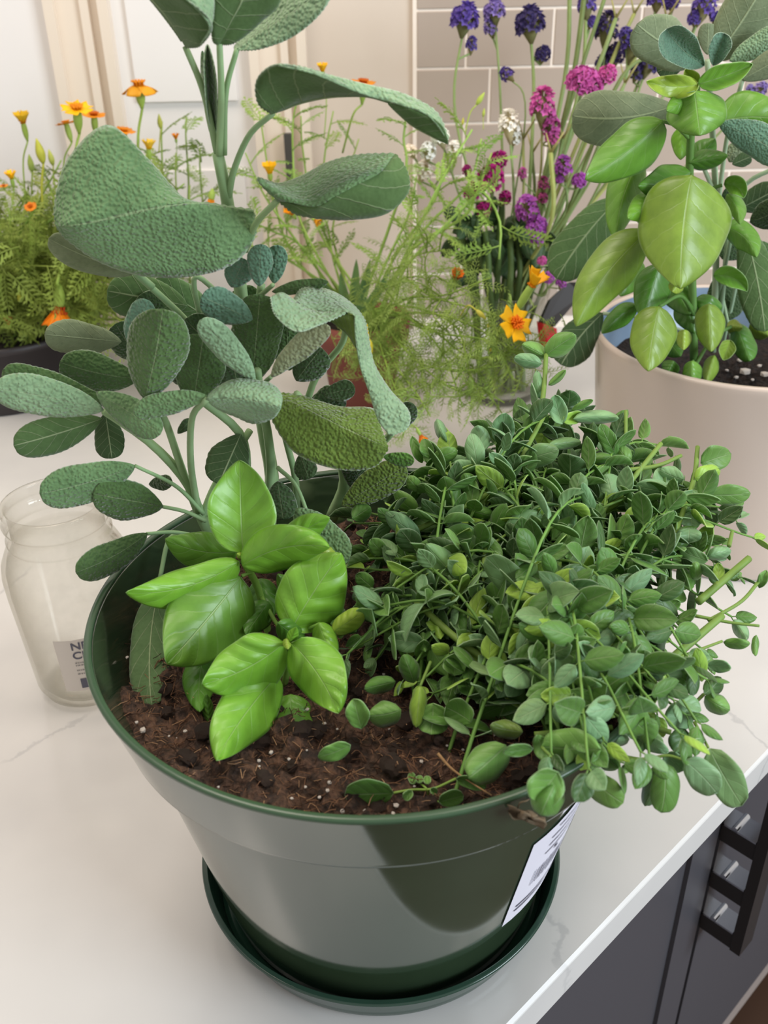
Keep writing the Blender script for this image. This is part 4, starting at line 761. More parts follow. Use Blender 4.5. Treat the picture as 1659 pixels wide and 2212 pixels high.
stems(sw, [((7, 7, 6), [(1540, 760, .45), (1548, 500, .44), (1540, 300, .42), (1528, 130, .4)]), ((5, 5), [(1545, 500, .44), (1570, 300, .41), (1604, 172, .392)]), ((5, 4), [(1545, 420, .43), (1480, 270, .42), (1456, 230, .42)]), ((5, 5), [(1555, 700, .45), (1590, 430, .43), (1700, 350, .41)]), ((5, 4), [(1550, 650, .45), (1590, 470, .42), (1604, 482, .4)]), ((4, 4), [(1535, 700, .46), (1440, 560, .46), (1342, 426, .46)]), ((4, 4), [(1540, 740, .45), (1400, 690, .44), (1302, 677, .43)]), ((4, 4), [(1560, 750, .46), (1585, 640, .45), (1600, 560, .45)]), ((4, 4), [(1585, 760, .45), (1560, 640, .45), (1545, 560, .45)])], lin(150, 172, 140, 1.1))
#PART4
# ---------------------------------------------------------------- planters behind
DX, DY = -0.50, 0.825
dp = thing('dark_planter', (DX, DY, 0), 'low black round planter of marigolds at the left back of the worktop', 'pot')
mb = MB(); lathe(mb, [(0.0, 0.0), (0.117, 0.0), (0.120, 0.003), (0.129, 0.082), (0.132, 0.083), (0.132, 0.092), (0.127, 0.092), (0.125, 0.08)], 72, (DX, DY)); mb.build('body', M['potblack'], dp)
mb = MB(); disc(mb, 0.125, 0.08, 48, (DX, DY)); tag(mb.build('soil', M['soil2'], dp), kind='stuff')
TX, TY = -0.018, 0.74
tp = thing('clay_pot', (TX, TY, 0), 'small dark red clay pot of marigolds half hidden behind the sage', 'pot')
mb = MB(); lathe(mb, [(0.0, 0.0), (0.040, 0.0), (0.052, 0.085), (0.060, 0.086), (0.062, 0.112), (0.056, 0.112), (0.052, 0.1)], 48, (TX, TY)); mb.build('body', M['terra'], tp)
mb = MB(); disc(mb, 0.053, 0.1, 40, (TX, TY)); tag(mb.build('soil', M['soil2'], tp), kind='stuff')
# ---------------------------------------------------------------- feathery leaves
def frond_mesh(pairs, pl, pw, curve, seed, teeth=1, curl=0.0):
    r = random.Random(seed); mb = MB(); R_ = []
    for i in range(12):
        f = i/11; R_.append(np.array([f, 0.05*math.sin(f*3+seed), -curve*f*f]))
    tube(mb, R_, np.linspace(0.018, 0.006, 12), 4, 0, False)
    for i in range(pairs+1):
        f = 0.18+0.80*i/pairs; p = catmull(R_, 1, [f])[0]; t = nrm(catmull(R_, 1, [min(1, f+.05)])[0]-p+1e-6)
        for sg in ((1, -1) if i < pairs else (0,)):
            L = pl*(math.sin(PI*(0.2+0.65*f)))*r.uniform(.75, 1.15); d = nrm(t*(0.75 if sg else 1)+np.array([0, sg*1.0, r.uniform(-.25, .15)])); s_ = nrm(np.cross(d, (0, 0, 1)))
            def pin(p, d, L, w):
                s_ = nrm(np.cross(d, (0, 0, 1))); up = np.cross(s_, d); m = p+d*L*.5+up*L*.06; e = p+d*L-np.array([0, 0, L*(0.12+curl)])
                mb.add([p, m+s_*w, e, m-s_*w, m+up*w*-.5], [(0, 4, 1), (4, 2, 1), (0, 3, 4), (4, 3, 2)])
            pin(p, d, L, pw)
            for k in range(teeth):
                q = p+d*L*(.45+.25*k); pin(q, nrm(d+s_*(0.8 if k % 2 else -.8)), L*.4, pw*.7)
    return mb.mesh('frond', [M['frond']])
FR = [frond_mesh(8, .27, .028, random.uniform(.05, .4), s, 2) for s in range(6)]
FT = [frond_mesh(7, .24, .015, random.uniform(.1, .7), s+20, 2, random.uniform(.1, .5)) for s in range(7)]
def fronds(parent, pts, n, size, var, col, spread=1.0, f0=0.25):
    az = random.uniform(0, 6)
    for i in range(n):
        f = f0+(1-f0)*(i+random.random()*.5)/n; p = catmull(pts, 1, [min(1, f)])[0]; t = nrm(catmull(pts, 1, [min(1, f+.04)])[0]-catmull(pts, 1, [max(0, f-.04)])[0]); az += 2.4
        a = nrm(np.cross(t, (.2, .3, 1))); b = np.cross(t, a); d = nrm((math.cos(az)*a+math.sin(az)*b)*spread+t*random.uniform(.3, 1.1)+np.array([0, 0, .15])); s = size*random.uniform(.7, 1.2)
        link('frond', random.choice(var), parent, jit(col, .18), frame(p, d, t+np.array([0, 0, .6]), s))
YEL, ORA, DOR = lin(250, 196, 14, 1.05), lin(236, 150, 24, 1.05), lin(214, 108, 12, 1.0)
GC = lin(150, 180, 84, 1.1)
def petal_mesh(nm, spread, L, w, notch=.15, droop=.1):
    us = np.linspace(0, 1, 8); vs = np.linspace(-1, 1, 5); G = np.zeros((8, 5, 3))
    for j, v in enumerate(vs):
        ww = w*np.power(np.sin(PI*(0.12+0.80*us)*.62), 1.0); x = us*L*(1-notch*(1-abs(v))*(us**3)); G[:, j, 0] = x; G[:, j, 1] = ww*v; G[:, j, 2] = spread*us-droop*us*us+.08*v*v*us
    mb = MB(); sheet(mb, G, us, vs, .02, True, np.array([0, 0, 1.])); return mb.mesh(nm, [M['petal'], M['petal']])
PFLAT = petal_mesh('petal', .15, 1.0, .42); PCUP = petal_mesh('petal', .9, .8, .38, .12, -.1); PDROOP = petal_mesh('petal', .1, 1.0, .46, .12, .55)
def flower(parent, px, py, Y, rpx, axis, col, mesh=PFLAT, np_=5, discc=DOR, calyx=1.0, stalk=None, dz=1.0, discr=.30, name='flower'):
    c = U(px, py, Y=Y); S = rpx/F*float((c-CAM) @ CR[2]); ax = nrm(axis); mb = MB()
    Lc = S*1.15*calyx; n = 8; pts = [c-ax*Lc*(1-i/(n-1)) for i in range(n)]
    tube(mb, pts, [S*r for r in (.10, .16, .24, .28, .30, .29, .27, .24)], 8)
    if stalk: tube(mb, catmull([c-ax*Lc]+[U(*q) for q in stalk], 12), S*.085, 5)
    fl = mb.build(name, M['calyx'], parent, True, jit(lin(150, 176, 80, 1.1), .08)); a0 = random.uniform(0, 6)
    x = nrm(np.cross(ax, (.3, 1, .2))); y = np.cross(ax, x)
    for k in range(np_):
        w = a0+2*PI*k/np_+random.uniform(-.12, .12); d = math.cos(w)*x+math.sin(w)*y
        link('petal', mesh, fl, jit(col, .1), frame(c, d, ax, S, S, S))
    if discr:
        mb = MB()
        for k in range(22):
            w = k*2.4; r = discr*S*math.sqrt(k/22); b = c+(math.cos(w)*x+math.sin(w)*y)*r; tube(mb, [b, b+ax*S*.22*dz, b+nrm(ax+(math.cos(w)*x+math.sin(w)*y)*.5)*S*.34*dz], [S*.05, S*.045, S*.06], 4)
        mb.build('disc', M['petal'], fl, True, jit(discc, .08))
    return fl
def bud(parent, px, py, Y, lpx, d2, col, stalk=None):
    c = U(px, py, Y=Y); S = lpx/F*float((c-CAM) @ CR[2]); ax = nrm(d2); mb = MB()
    tube(mb, [c-ax*S*.5+ax*S*i/7 for i in range(8)], [S*r for r in (.06, .14, .18, .19, .17, .13, .08, .02)], 8)
    if stalk: tube(mb, catmull([c-ax*S*.5]+[U(*q) for q in stalk], 10), S*.05, 5)
    mb.build('bud', M['calyx'], parent, True, jit(col, .1))
# marigold in the black planter
ma = thing('marigold_plant', (DX, DY, 0.08), 'feathery signet marigold with yellow and orange flowers in the black planter at left', 'plant')
for i in range(36):
    top_ = (random.uniform(-40, 430), random.uniform(355, 640), random.uniform(.70, .92)) if i > 11 else ((-20+i*38), random.uniform(340, 410)+(60 if i < 3 else 0), random.uniform(.74, .88))
    T = U(*top_[:2], Y=top_[2]); B = np.array([DX+.02+random.uniform(-.07, .10), DY+random.uniform(-.08, .06), .08]); m_ = B*.5+T*.5+np.array([random.uniform(-.02, .02), random.uniform(-.02, .02), .02])
    P_ = catmull([B, m_, T], 16); mb = MB(); tube(mb, P_, np.linspace(.0022, .001, 16), 5); mb.build('stem', M['stem'], ma, True, jit(lin(134, 164, 74, 1.1), .12))
    fronds(ma, P_, 6, .05, FR, lin(142, 160, 76, 1.1))
mb = MB(); fcol = lin(132, 150, 66, 1.1)
for i in range(46):                                               # hanging and inner foliage, past the limit of single fronds
    T = U(random.uniform(-40, 330), random.uniform(470, 745), Y=random.uniform(.64, .84)); B = np.array([DX+random.uniform(-.08, .11), DY+random.uniform(-.09, .04), .08]); P_ = catmull([B, B*.5+T*.5+np.array([0, 0, .045]), T], 12)
    tube(mb, P_, np.linspace(.0016, .0008, 12), 4, 0, False); az = random.uniform(0, 6)
    for q in range(8):
        p = P_[3+q]; t = nrm(P_[min(11, 4+q)]-P_[2+q]); az += 2.4; a = nrm(np.cross(t, (.2, .3, 1))); b = np.cross(t, a); d = nrm(math.cos(az)*a+math.sin(az)*b+t*.7)
        me = random.choice(FR); n = len(me.vertices); co = np.empty(n*3); me.vertices.foreach_get('co', co); A = np.array(frame(p, d, t+np.array([0, 0, .6]), .05*random.uniform(.7, 1.2)))
        mb.add(co.reshape(-1, 3) @ A[:3, :3].T+A[:3, 3], [tuple(f.vertices) for f in me.polygons])
tag(mb.build('inner_foliage', M['frond'], ma, color=fcol), kind='stuff')
UPV = (0, -.15, 1)
for x, y, Y in ((350, 262, .84), (402, 250, .86), (380, 330, .82), (318, 300, .86), (432, 318, .84), (300, 300, .86), (410, 400, .80), (360, 400, .8)):
    P_ = catmull([np.array([DX+.09+random.uniform(-.02, .03), DY+random.uniform(-.03, .05), .08]), U(x-20, y+260, Y=Y-.02), U(x, y, Y=Y)], 16); mb = MB(); tube(mb, P_, np.linspace(.002, .001, 16), 5); mb.build('stem', M['stem'], ma, True, jit(lin(140, 164, 80, 1.1), .1))
    fronds(ma, P_, 6, .05, FR, lin(136, 160, 84, 1.1), 1.0, .5)
flower(ma, 300, 186, .80, 36, (0, -.05, 1), lin(240, 168, 34), PDROOP, 5, ORA, 1.1, [(298, 300, .80), (300, 420, .80)], 1.0)
flower(ma, 166, 236, .74, 34, (.15, -.3, 1), YEL, PFLAT, 5, ORA, 1.4, [(164, 330, .74), (168, 430, .76)], .9); flower(ma, 203, 250, .80, 25, (.1, -.1, 1), ORA, PFLAT, 7, DOR, 1.3, [(205, 330, .8), (210, 420, .8)])
flower(ma, 143, 268, .78, 22, (-.2, .2, 1), ORA, PFLAT, 7, ORA, 1.5, [(138, 350, .78), (145, 440, .78)]); flower(ma, 50, 266, .78, 21, UPV, lin(232, 190, 40), PCUP, 6, ORA, 1.6, [(50, 350, .78), (56, 440, .78)])
bud(ma, 86, 326, .76, 52, (-.1, 0, 1), lin(190, 190, 70), [(90, 400, .76), (92, 450, .76)]); bud(ma, 110, 340, .82, 34, (-.1, 0, 1), lin(180, 190, 90), [(116, 400, .82)]); bud(ma, 66, 352, .78, 36, (0, 0, 1), lin(160, 180, 90), [(68, 420, .78)]); bud(ma, 345, 262, .82, 30, (0, 0, 1), lin(190, 196, 90), [(343, 330, .82)])
flower(ma, 25, 386, .74, 15, UPV, YEL, PCUP, 5, YEL, 1.2, [(25, 450, .74)]); flower(ma, 66, 447, .72, 14, (0, -.6, 1), lin(240, 140, 30), PFLAT, 6, DOR, .8); flower(ma, 268, 284, .80, 24, (.2, -.1, 1), ORA, PFLAT, 6, ORA, 1.2, [(272, 360, .8)])
flower(ma, 322, 322, .78, 18, (.1, 0, 1), lin(238, 200, 60), PCUP, 5, YEL, 1.2, [(330, 400, .78)]); flower(ma, 456, 432, .70, 26, (-.2, -.4, -1), lin(232, 150, 20), PCUP, 6, ORA, .8); flower(ma, 380, 300, .84, 10, UPV, ORA, PCUP, 5, ORA, .8, [(382, 360, .84)])
flower(ma, 128, 662, .68, 40, (-.15, -.25, -1), lin(244, 140, 20), PCUP, 7, lin(196, 70, 14), 1.0, [(124, 610, .68), (140, 560, .7)], 1.2); flower(ma, 8, 402, .76, 10, UPV, ORA, PFLAT, 5, DOR, .8); bud(ma, 42, 640, .7, 26, (.2, 0, 1), lin(170, 170, 60)); flower(ma, 20, 700, .7, 12, UPV, lin(170, 60, 20), PCUP, 5, DOR, .6)
# marigold in the clay pot
mg = thing('sprawling_marigold_plant', (TX, TY, 0.1), 'sprawling signet marigold in the small clay pot behind the herb pot', 'plant')
BST = []
def bstem(pts, r, n=16, col=lin(146, 176, 84, 1.1)):
    P_ = catmull([np.array([TX+random.uniform(-.03, .03), TY+random.uniform(-.03, .03), .1])]+[U(*q) for q in pts], n); mb = MB(); tube(mb, P_, np.linspace(r, r*.5, n), 6); mb.build('stem', M['stem'], mg, True, jit(col, .1)); BST.append(P_); return P_
for pts in ([(650, 480, .76), (632, 300, .78), (640, 215, .78)], [(690, 500, .8), (655, 330, .82), (650, 250, .82)], [(640, 520, .74), (570, 420, .76), (530, 330, .78)], [(660, 540, .74), (590, 500, .74), (520, 470, .74)], [(700, 500, .82), (700, 350, .84), (720, 240, .84)], [(720, 520, .82), (745, 400, .84), (775, 300, .84)], [(620, 560, .72), (560, 540, .72), (530, 520, .72)], [(690, 560, .7), (650, 480, .7), (620, 400, .72)], [(640, 560, .76), (590, 420, .76), (560, 240, .76)], [(720, 560, .8), (700, 470, .82), (640, 440, .84)]):
    fronds(mg, bstem(pts, .0017), 7, .042, FR, lin(140, 172, 80, 1.1))
for pts, n in (([(880, 550, .68), (1000, 470, .66), (1028, 420, .66), (1062, 330, .66)], 7), ([(890, 560, .66), (1010, 440, .66), (1045, 416, .66), (1080, 480, .64), (1078, 560, .62)], 6), ([(870, 400, .74), (872, 300, .76), (878, 250, .76)], 6), ([(850, 560, .7), (940, 430, .7), (960, 330, .72)], 7), ([(900, 520, .7), (1010, 400, .7), (1040, 300, .72)], 6), ([(820, 600, .7), (880, 470, .72), (900, 380, .74)], 6), ([(900, 500, .68), (960, 380, .68), (1020, 280, .7)], 6)):
    fronds(mg, bstem(pts, .0022), n, .045, FR, lin(146, 178, 84, 1.1), 1.0, .35)
for pts, n in (([(850, 660, .62), (870, 600, .58), (940, 640, .52), (1060, 600, .5)], 7), ([(840, 680, .6), (930, 710, .52), (1010, 770, .48), (1080, 768, .46), (1130, 730, .45)], 8), ([(830, 690, .6), (900, 780, .5), (1000, 800, .46), (1080, 790, .44)], 9), ([(820, 700, .6), (850, 780, .52), (900, 850, .46), (930, 900, .44)], 9), ([(840, 690, .6), (950, 720, .5), (1060, 740, .46), (1110, 820, .44)], 9), ([(830, 670, .6), (900, 640, .54), (1000, 660, .5), (1100, 690, .48)], 9),
                ([(820, 690, .6), (860, 740, .52), (960, 830, .46), (1050, 860, .45)], 9), ([(840, 660, .62), (890, 560, .6), (960, 540, .58)], 7), ([(810, 690, .6), (820, 740, .54), (850, 830, .48), (880, 880, .46)], 8), ([(840, 680, .6), (950, 680, .5), (1050, 720, .48), (1150, 790, .46)], 9), ([(810, 680, .62), (800, 720, .56), (790, 780, .52)], 7), ([(830, 670, .6), (900, 700, .52), (960, 770, .48), (1000, 880, .45)], 9), ([(840, 660, .6), (980, 700, .5), (1020, 820, .46), (1090, 870, .45)], 8)):
    fronds(mg, bstem(pts, .0014, 18, lin(140, 168, 72, 1.1)), n+3, .032, FT, lin(150, 178, 88, 1.12), 1.0, .3)
mb = MB()
for i in range(80):                                               # side shoots of the sprawling stems
    S_ = random.choice(BST[-13:]); B = catmull(S_, 1, [random.uniform(.3, .98)])[0]; o_ = np.array([random.uniform(-1, 1), random.uniform(-.7, .7), random.uniform(-.8, .8)]); T = B+nrm(o_)*random.uniform(.025, .055)
    P_ = catmull([B, B*.5+T*.5+np.array([random.uniform(-.01, .01), 0, random.uniform(-.004, .014)]), T], 14)
    tube(mb, P_, np.linspace(.0011, .0006, 14), 4, 0, False); az = random.uniform(0, 6)
    for q in range(6):
        p = P_[3+2*q-(q > 4)]; t = nrm(P_[min(13, 5+q)]-P_[3+q]); az += 2.4; a = nrm(np.cross(t, (.2, .3, 1))); b = np.cross(t, a); d = nrm(math.cos(az)*a+math.sin(az)*b+t*.7)
        me = random.choice(FT); n = len(me.vertices); co = np.empty(n*3); me.vertices.foreach_get('co', co); A = np.array(frame(p, d, t+np.array([0, 0, .6]), .028*random.uniform(.7, 1.2)))
        mb.add(co.reshape(-1, 3) @ A[:3, :3].T+A[:3, 3], [tuple(f.vertices) for f in me.polygons])
tag(mb.build('inner_foliage', M['frond'], mg, color=lin(140, 164, 80, 1.12)), kind='stuff')
flower(mg, 1112, 700, .44, 42, (.55, -.75, .6), lin(252, 196, 10), PFLAT, 5, lin(246, 128, 20), 1.2, [(1060, 770, .46), (1000, 770, .48)], 1.0, .28); flower(mg, 1148, 618, .46, 32, (.45, -.1, .9), lin(250, 190, 20), PCUP, 5, ORA, 1.9, [(1128, 690, .46), (1126, 730, .46)], .3)
flower(mg, 985, 600, .52, 17, (.2, -.5, .8), lin(222, 112, 14), PCUP, 9, lin(216, 104, 14), 1.0, [(962, 645, .52), (900, 646, .53)], 1.3, .5); flower(mg, 908, 940, .38, 14, (.4, -.2, -.8), lin(226, 128, 16), PCUP, 8, DOR, 1.2, [(880, 915, .4)]); flower(mg, 583, 374, .72, 20, UPV, YEL, PCUP, 6, YEL, .8, [(590, 450, .74)])
flower(mg, 632, 462, .70, 17, (-.3, -.3, .6), lin(240, 160, 20), PCUP, 6, ORA, .8); flower(mg, 680, 476, .72, 12, (.4, -.3, -.2), lin(240, 170, 30), PCUP, 5, ORA, .8); flower(mg, 697, 154, .82, 15, UPV, lin(244, 190, 30), PCUP, 6, YEL, 1.2, [(705, 220, .82), (700, 300, .82)])
flower(mg, 785, 180, .82, 27, (.1, -.1, 1), ORA, PFLAT, 6, DOR, 1.4, [(762, 250, .82), (740, 330, .84)]); bud(mg, 1038, 213, .74, 30, (.55, 0, .8), lin(186, 206, 90), [(1015, 245, .74), (1004, 290, .74)]); bud(mg, 1045, 243, .74, 18, (.1, 0, 1), lin(190, 206, 90), [(1044, 280, .74)]); bud(mg, 1040, 680, .47, 30, (.7, -.2, -.6), lin(214, 206, 90), [(1010, 660, .48), (990, 690, .5)])
bud(mg, 800, 748, .5, 34, (.2, -.2, -1), lin(226, 206, 60), [(792, 700, .52)]); bud(mg, 1055, 705, .47, 14, (0, -.5, -.5), lin(222, 200, 60)); bud(mg, 1060, 756, .46, 16, (0, -.5, .5), lin(210, 190, 70)); bud(mg, 1160, 770, .4, 14, (0, -.3, .6), lin(200, 190, 70)); bud(mg, 1000, 262, .76, 16, (.1, 0, 1), lin(200, 200, 80))
for k, (a, b) in enumerate((((740, 690, .7), (690, 600, .72)), ((752, 690, .7), (735, 590, .71)), ((764, 690, .7), (770, 560, .72)), ((772, 690, .7), (800, 560, .7)), ((780, 690, .68), (840, 590, .68)), ((745, 690, .69), (710, 640, .69)))):
    mb = MB(); leaf(a[0], a[1], b[0], b[1], 11, a[2], b[2], 'p', nu=12, half=2, e=-.004, mb=mb); mb.build('blade_leaf', [M['frond'], M['frond']], mg, True, jit(lin(92, 124, 72, 1.1), .1))
# ---------------------------------------------------------------- vase with dried flowers
VX, VY, VR = 0.162, 0.752, 0.052
va = thing('glass_vase', (VX, VY, 0), 'round clear glass vase holding dried statice in front of the tiles', 'vase')
mb = MB(); lathe(mb, [(0.0, 0.0), (VR-.008, 0.0), (VR-.002, .004), (VR, .012), (VR, .125), (VR+.003, .140), (VR+.002, .142), (VR, .141), (VR-.003, .125), (VR-.003, .014), (VR-.009, .008), (0.0, .009)], 48, (VX, VY)); mb.build('glass', M['vglass'], va)
def head_mesh(n, seed, dome, cal, fs=.25):
    r = random.Random(seed); mb = MB(); mc = MB()
    for k in range(n):
        if cal and dome > .6 and r.random() < .24: continue
        z = 1-1.25*(k+.5)/n; w = k*2.4+r.uniform(-.2, .2); rr_ = math.sqrt(max(0, 1-z*z)); p = np.array([rr_*math.cos(w)*.68, rr_*math.sin(w)*.68, z*dome]); nr_ = nrm(p+np.array([0, 0, .1])); x = nrm(np.cross(nr_, (.3, .8, .2))); y = np.cross(nr_, x); s = fs*r.uniform(.8, 1.25); vs = [p-nr_*.05]
        for j in range(10):
            a = 2*PI*j/10; q = s if j % 2 == 0 else s*.62; vs.append(p+(math.cos(a)*x+math.sin(a)*y)*q+nr_*s*r.uniform(.35, .8))
        mb.add(vs, [(0, 1+j, 1+(j+1) % 10) for j in range(10)])
        if k % 2 == 0 and cal: b = p*.55+np.array([0, 0, -.15]); tube(mc, [b, p*.9, p*1.02], [.03, .07, .03], 4, 0, False)
    tube(mc, [np.array([0, 0, -1.0*dome]), np.array([0, 0, -.4*dome]), np.array([0, 0, .1*dome]), np.array([0, 0, .6*dome])], [.10, .42, .50, .15], 8)
    return mb.mesh('floret_cluster', [M['petal']]), mc.mesh('bracts', [M['dry']])
HD = [head_mesh(64, s, d, True) for s, d in ((1, 1.1), (2, .95), (3, 1.3))]; HF = head_mesh(80, 9, .5, True, .2)
PUR, DPU, LAV, PNK, MAG, VIO, WHT = lin(100, 80, 164), lin(74, 62, 116), lin(150, 132, 200), lin(218, 104, 180), lin(168, 24, 120), lin(176, 88, 184), lin(252, 248, 240, 1.1)
def statice(label, col, colname, heads, via, r=.0022, sc=lin(136, 158, 98, 1.1)):
    t = thing('statice_stem', (VX, VY, .01), label, 'flower', colname); foot = np.array([VX+random.uniform(-.028, .028), VY+random.uniform(-.028, .028), .012])
    x, y, Yh, R_ = heads[0][:4]; neck = U(via[0], via[1], Y=via[2]); mouth = np.array([VX+(neck[0]-VX)*.22+random.uniform(-.012, .012), VY+random.uniform(-.02, .02), .14])
    hd = U(x, y, Y=Yh); P_ = catmull([foot, mouth, neck, hd], 22); mb = MB(); tube(mb, P_, np.linspace(r, r*.6, 22), 6); mb.build('stem', M['stem'], t, True, jit(sc, .12))
    for i, (x, y, Yh, R_) in enumerate(heads):
        c = U(x, y, Y=Yh); s = R_/F*float((c-CAM) @ CR[2]); ax = nrm(c-P_[-4]) if i == 0 else nrm(np.array([random.uniform(-.4, .4), -.3, 1]))
        if i: mb = MB(); tube(mb, catmull([catmull(P_, 1, [.86])[0], c-ax*s], 8), r*.55, 5); mb.build('side_stem', M['stem'], t, True, jit(sc, .1))
        A = HF if abs(R_) > 45 else random.choice(HD); mw = frame(c, np.cross(ax, (0, 1, .1)), ax, s)
        link('floret_cluster', A[0], t, jit(col, .1), mw); link('bracts', A[1], t, jit(lin(128, 124, 82) if col != WHT else lin(190, 180, 140), .15), mw)
    return t
VD = 'stands in the glass vase'
statice('leftmost tall purple statice stem in the vase, before the tiles', PUR, 'purple statice', [(1003, 46, .80, 36), (1018, 100, .80, 15)], (985, 260, .79))
statice('slender lavender statice stem second from the left at the top', LAV, 'purple statice', [(1068, 30, .82, 28), (1060, 65, .82, 17)], (1082, 240, .80))
statice('large dark purple statice head third from the left at the top', DPU, 'purple statice', [(1145, 56, .80, 38), (1172, 120, .80, 20)], (1152, 240, .79), .003)
statice('small purple statice bud low left of the pink heads', PUR, 'purple statice', [(1097, 163, .78, 17)], (1135, 250, .77), .0014)
statice('wide flat bright pink statice head touching the planter sage leaf', PNK, 'pink statice', [(1262, 180, .70, 50), (1310, 165, .70, 24)], (1220, 330, .72), .0028)
statice('rounded bright pink statice with a trailing lower cluster', PNK, 'pink statice', [(1172, 236, .74, 33), (1190, 275, .74, 24), (1193, 300, .74, 18)], (1160, 420, .74), .002, lin(140, 140, 80))
statice('white statice stem with two heads beside the pink one', WHT, 'white statice', [(1100, 276, .76, 27), (1112, 300, .76, 16)], (1110, 420, .75))
statice('white statice stem at the far left behind the folded sage leaf', WHT, 'white statice', [(952, 300, .78, 24), (925, 330, .78, 20), (980, 330, .78, 18)], (1010, 470, .77))
statice('white statice stem lowest at the far left', WHT, 'white statice', [(888, 330, .80, 17), (915, 372, .79, 22), (985, 318, .79, 14)], (1000, 500, .78))
statice('deep magenta carnation like cluster low at the left', MAG, 'magenta statice', [(1060, 390, .72, 34), (1076, 348, .73, 22), (1018, 420, .73, 20), (1045, 455, .72, 18), (1008, 370, .74, 12), (1090, 430, .72, 16)], (1070, 500, .74), .003)
statice('violet pink statice head at the right above the dark sage leaf', VIO, 'violet statice', [(1218, 366, .72, 22), (1250, 392, .72, 19), (1210, 388, .72, 11)], (1215, 470, .73))
statice('rose pink small statice stem in the middle', lin(190, 84, 150), 'violet statice', [(1174, 402, .74, 15), (1172, 430, .74, 13), (1128, 378, .74, 12)], (1172, 500, .74), .0016)
statice('big violet statice cluster hanging low in the middle', VIO, 'violet statice', [(1140, 460, .70, 30), (1158, 495, .69, 27), (1160, 520, .69, 16)], (1150, 560, .73), .0022)
statice('small pink statice tip beside the low dark sage leaf', PNK, 'pink statice', [(1198, 548, .68, 10), (1170, 565, .68, 12)], (1180, 600, .72), .0014)
statice('low pink statice sprig behind the upright yellow marigold', VIO, 'violet statice', [(1185, 600, .66, 15), (1212, 612, .66, 14)], (1170, 640, .70), .0014)
statice('purple statice stem at the top centre right of the tall green stems', PUR, 'purple statice', [(1268, 14, .82, 24), (1276, 50, .82, 15)], (1245, 220, .80), .0034)
statice('dark purple statice stem behind the pale green stems', DPU, 'purple statice', [(1310, 70, .84, 30), (1330, 120, .84, 26), (1300, 140, .84, 18)], (1280, 260, .82), .003)
statice('purple statice stem peeking left of the grey sage leaf', PUR, 'purple statice', [(1368, 105, .80, 28), (1352, 80, .8, 18)], (1320, 260, .79), .0026)
statice('purple statice stem showing below the grey sage leaf', DPU, 'purple statice', [(1400, 142, .80, 26), (1375, 160, .8, 18)], (1340, 280, .79), .0022)
statice('bright purple statice at the top between the two sage leaves', PUR, 'purple statice', [(1520, 18, .78, 30), (1500, 42, .78, 18), (1545, 40, .78, 14)], (1420, 230, .78), .0026)
statice('purple statice stem at the top edge over the grey sage leaf', PUR, 'purple statice', [(1420, 2, .82, 26), (1450, 6, .82, 22)], (1370, 200, .80), .0026)
statice('lavender statice tip at the right edge above the basil', LAV, 'purple statice', [(1640, 196, .74, 17), (1620, 194, .74, 10)], (1480, 360, .76), .002)
gtop = [(1232, -40, .80, 1215, 200, 'tall dark green bare stem at the left of the bunch'), (1268, -50, .78, 1225, 230, 'thick pale green winged stem beside the tall dark one'), (1308, -10, .78, 1240, 200, 'yellow green thick stem bending to the right'), (1330, 40, .76, 1290, 150, 'pale green stem with a forked top'), (1440, 40, .8, 1300, 240, 'slanting yellow green stem reaching behind the grey sage leaf'), (1410, 110, .77, 1320, 210, 'long slanting pale green stem under the purple heads'), (1350, 180, .78, 1270, 330, 'short slanting pale stem near the wide pink head'), (1370, 30, .82, 1310, 160, 'thin brownish green stem leaning right'), (1300, 300, .74, 1240, 440, 'pale green stem before the tiles right of the violet heads'), (1330, 330, .76, 1250, 480, 'grey green stem lowest on the right side'), (1215, 300, .74, 1190, 430, 'short green stem below the pink trailing head'), (1130, 300, .76, 1130, 430, 'thin green stem between white and pink heads'), (1280, 250, .76, 1215, 420, 'olive green stem right of the trailing pink head'), (1150, 330, .78, 1150, 450, 'thick olive stem in the centre of the bunch'), (1190, 330, .7, 1190, 480, 'yellow green front stem of the bunch'), (1320, 390, .76, 1230, 500, 'pale stem leaning far right before the tiles')]
for k, (x, y, Y, vx, vy, lab) in enumerate(gtop):
    t = thing('bare_flower_stem', (VX, VY, .01), lab, 'stem', 'bare green stems in the vase'); neck = U(vx, vy, Y=Y-.02); foot = np.array([VX+random.uniform(-.03, .03), VY+random.uniform(-.03, .03), .012]); mouth = np.array([VX+(neck[0]-VX)*.25+random.uniform(-.015, .015), VY+random.uniform(-.02, .02), .14])
    P_ = catmull([foot, mouth, neck, U(x, y, Y=Y)], 20); mb = MB(); r = random.uniform(.0018, .0034); tube(mb, P_, np.linspace(r, r*.7, 20), 6)
    for sg in (1, -1):                                        # wings along the stem
        q = P_[8:]; side = np.array([1, .2, 0])*sg; o_ = q+side*r*.9; mb.add(list(q)+list(o_), [(i, i+1, i+1+len(q), i+len(q)) for i in range(len(q)-1)])
    mb.build('stem', M['stem'], t, True, jit(random.choice((lin(140, 156, 98, 1.05), lin(112, 130, 76, 1.05), lin(148, 156, 90, 1.05))), .1))
    c = U(x, y, Y=Y); mb = MB(); tube(mb, [c, c+np.array([.012, -.004, .022])], [.0016, .0008], 5); tube(mb, [c, c+np.array([-.006, .004, .02])], [.0014, .0007], 5); mb.build('twig_fork', M['stem'], t, True, jit(lin(158, 150, 92, 1.1), .1))
dk = thing('dark_leaf_stem', (VX, VY, .01), 'dark green leafy stem filling the left of the glass vase', 'stem')
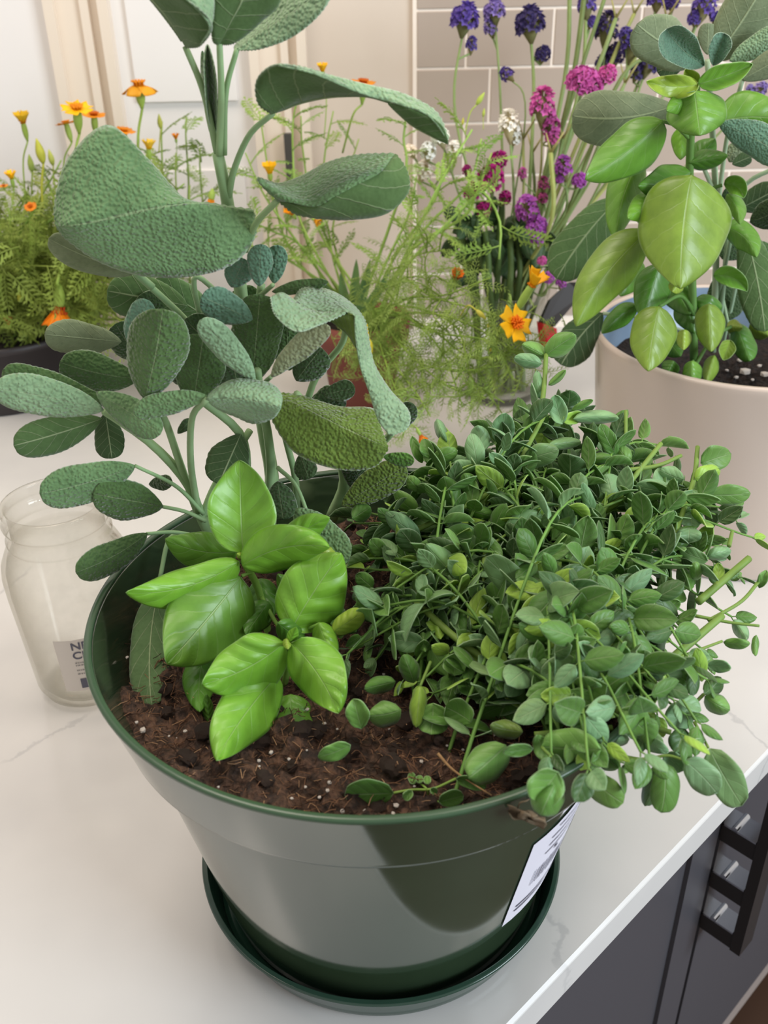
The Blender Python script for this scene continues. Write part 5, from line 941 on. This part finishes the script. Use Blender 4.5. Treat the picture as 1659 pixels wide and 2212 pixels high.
for pts in ([(1040, 560, .72), (1030, 500, .72), (1035, 440, .73)], [(1020, 620, .73), (1005, 540, .73), (990, 470, .74)], [(1075, 600, .72), (1080, 500, .72), (1085, 430, .73)], [(1120, 620, .72), (1120, 540, .73), (1112, 470, .74)], [(1060, 640, .7), (1055, 560, .71), (1048, 500, .72)], [(1100, 640, .7), (1104, 570, .71), (1100, 500, .72)], [(1145, 640, .71), (1150, 560, .72), (1160, 500, .73)], [(1030, 640, .73), (1024, 580, .73), (1030, 520, .74)], [(1085, 650, .74), (1092, 560, .75), (1070, 480, .76)], [(1132, 650, .74), (1136, 560, .75), (1150, 470, .76)]):
    P_ = catmull([np.array([VX+random.uniform(-.03, .01), VY+random.uniform(-.02, .02), .012])]+[U(*q) for q in pts], 16); mb = MB(); tube(mb, P_, .0038, 6); mb.build('stem', M['stem'], dk, True, jit(lin(74, 96, 48), .1))
    for k in range(5):
        x, y, Y = pts[-1]; leaf(x+random.uniform(-15, 15), y+random.uniform(0, 70), x+random.uniform(-70, 70), y+random.uniform(-20, 110), 17, Y, Y+random.uniform(-.03, .03), 'o', nu=10, half=2).build('leaf', [M['oreg'], M['oreg_u']], dk, True, jit(lin(50, 78, 42), .12))
# dark kitchen tool with a red grip, leaning between vase and planter
kt = thing('kitchen_tool', U(1182, 750, z=0.0), 'dark flat kitchen tool with a red grip between vase and white planter', 'tool')
def slab(name, pts, th, m):
    A = np.array([U(*p) for p in pts]); n = nrm(np.cross(A[1]-A[0], A[2]-A[0])); k = len(A); mb = MB(); mb.add(list(A-n*th)+list(A+n*th), [tuple(range(k))[::-1], tuple(range(k, 2*k))]+[(i, (i+1) % k, (i+1) % k+k, i+k) for i in range(k)]); mb.build(name, m, kt, False)
slab('blade', [(1166, 694, .70), (1172, 700, .70), (1196, 706, .71), (1252, 640, .74), (1258, 612, .74), (1225, 612, .74), (1186, 648, .72)], .003, M['black']); slab('grip', [(1166, 696, .70), (1196, 707, .71), (1198, 735, .71), (1182, 756, .70), (1172, 748, .70)], .006, M['red'])
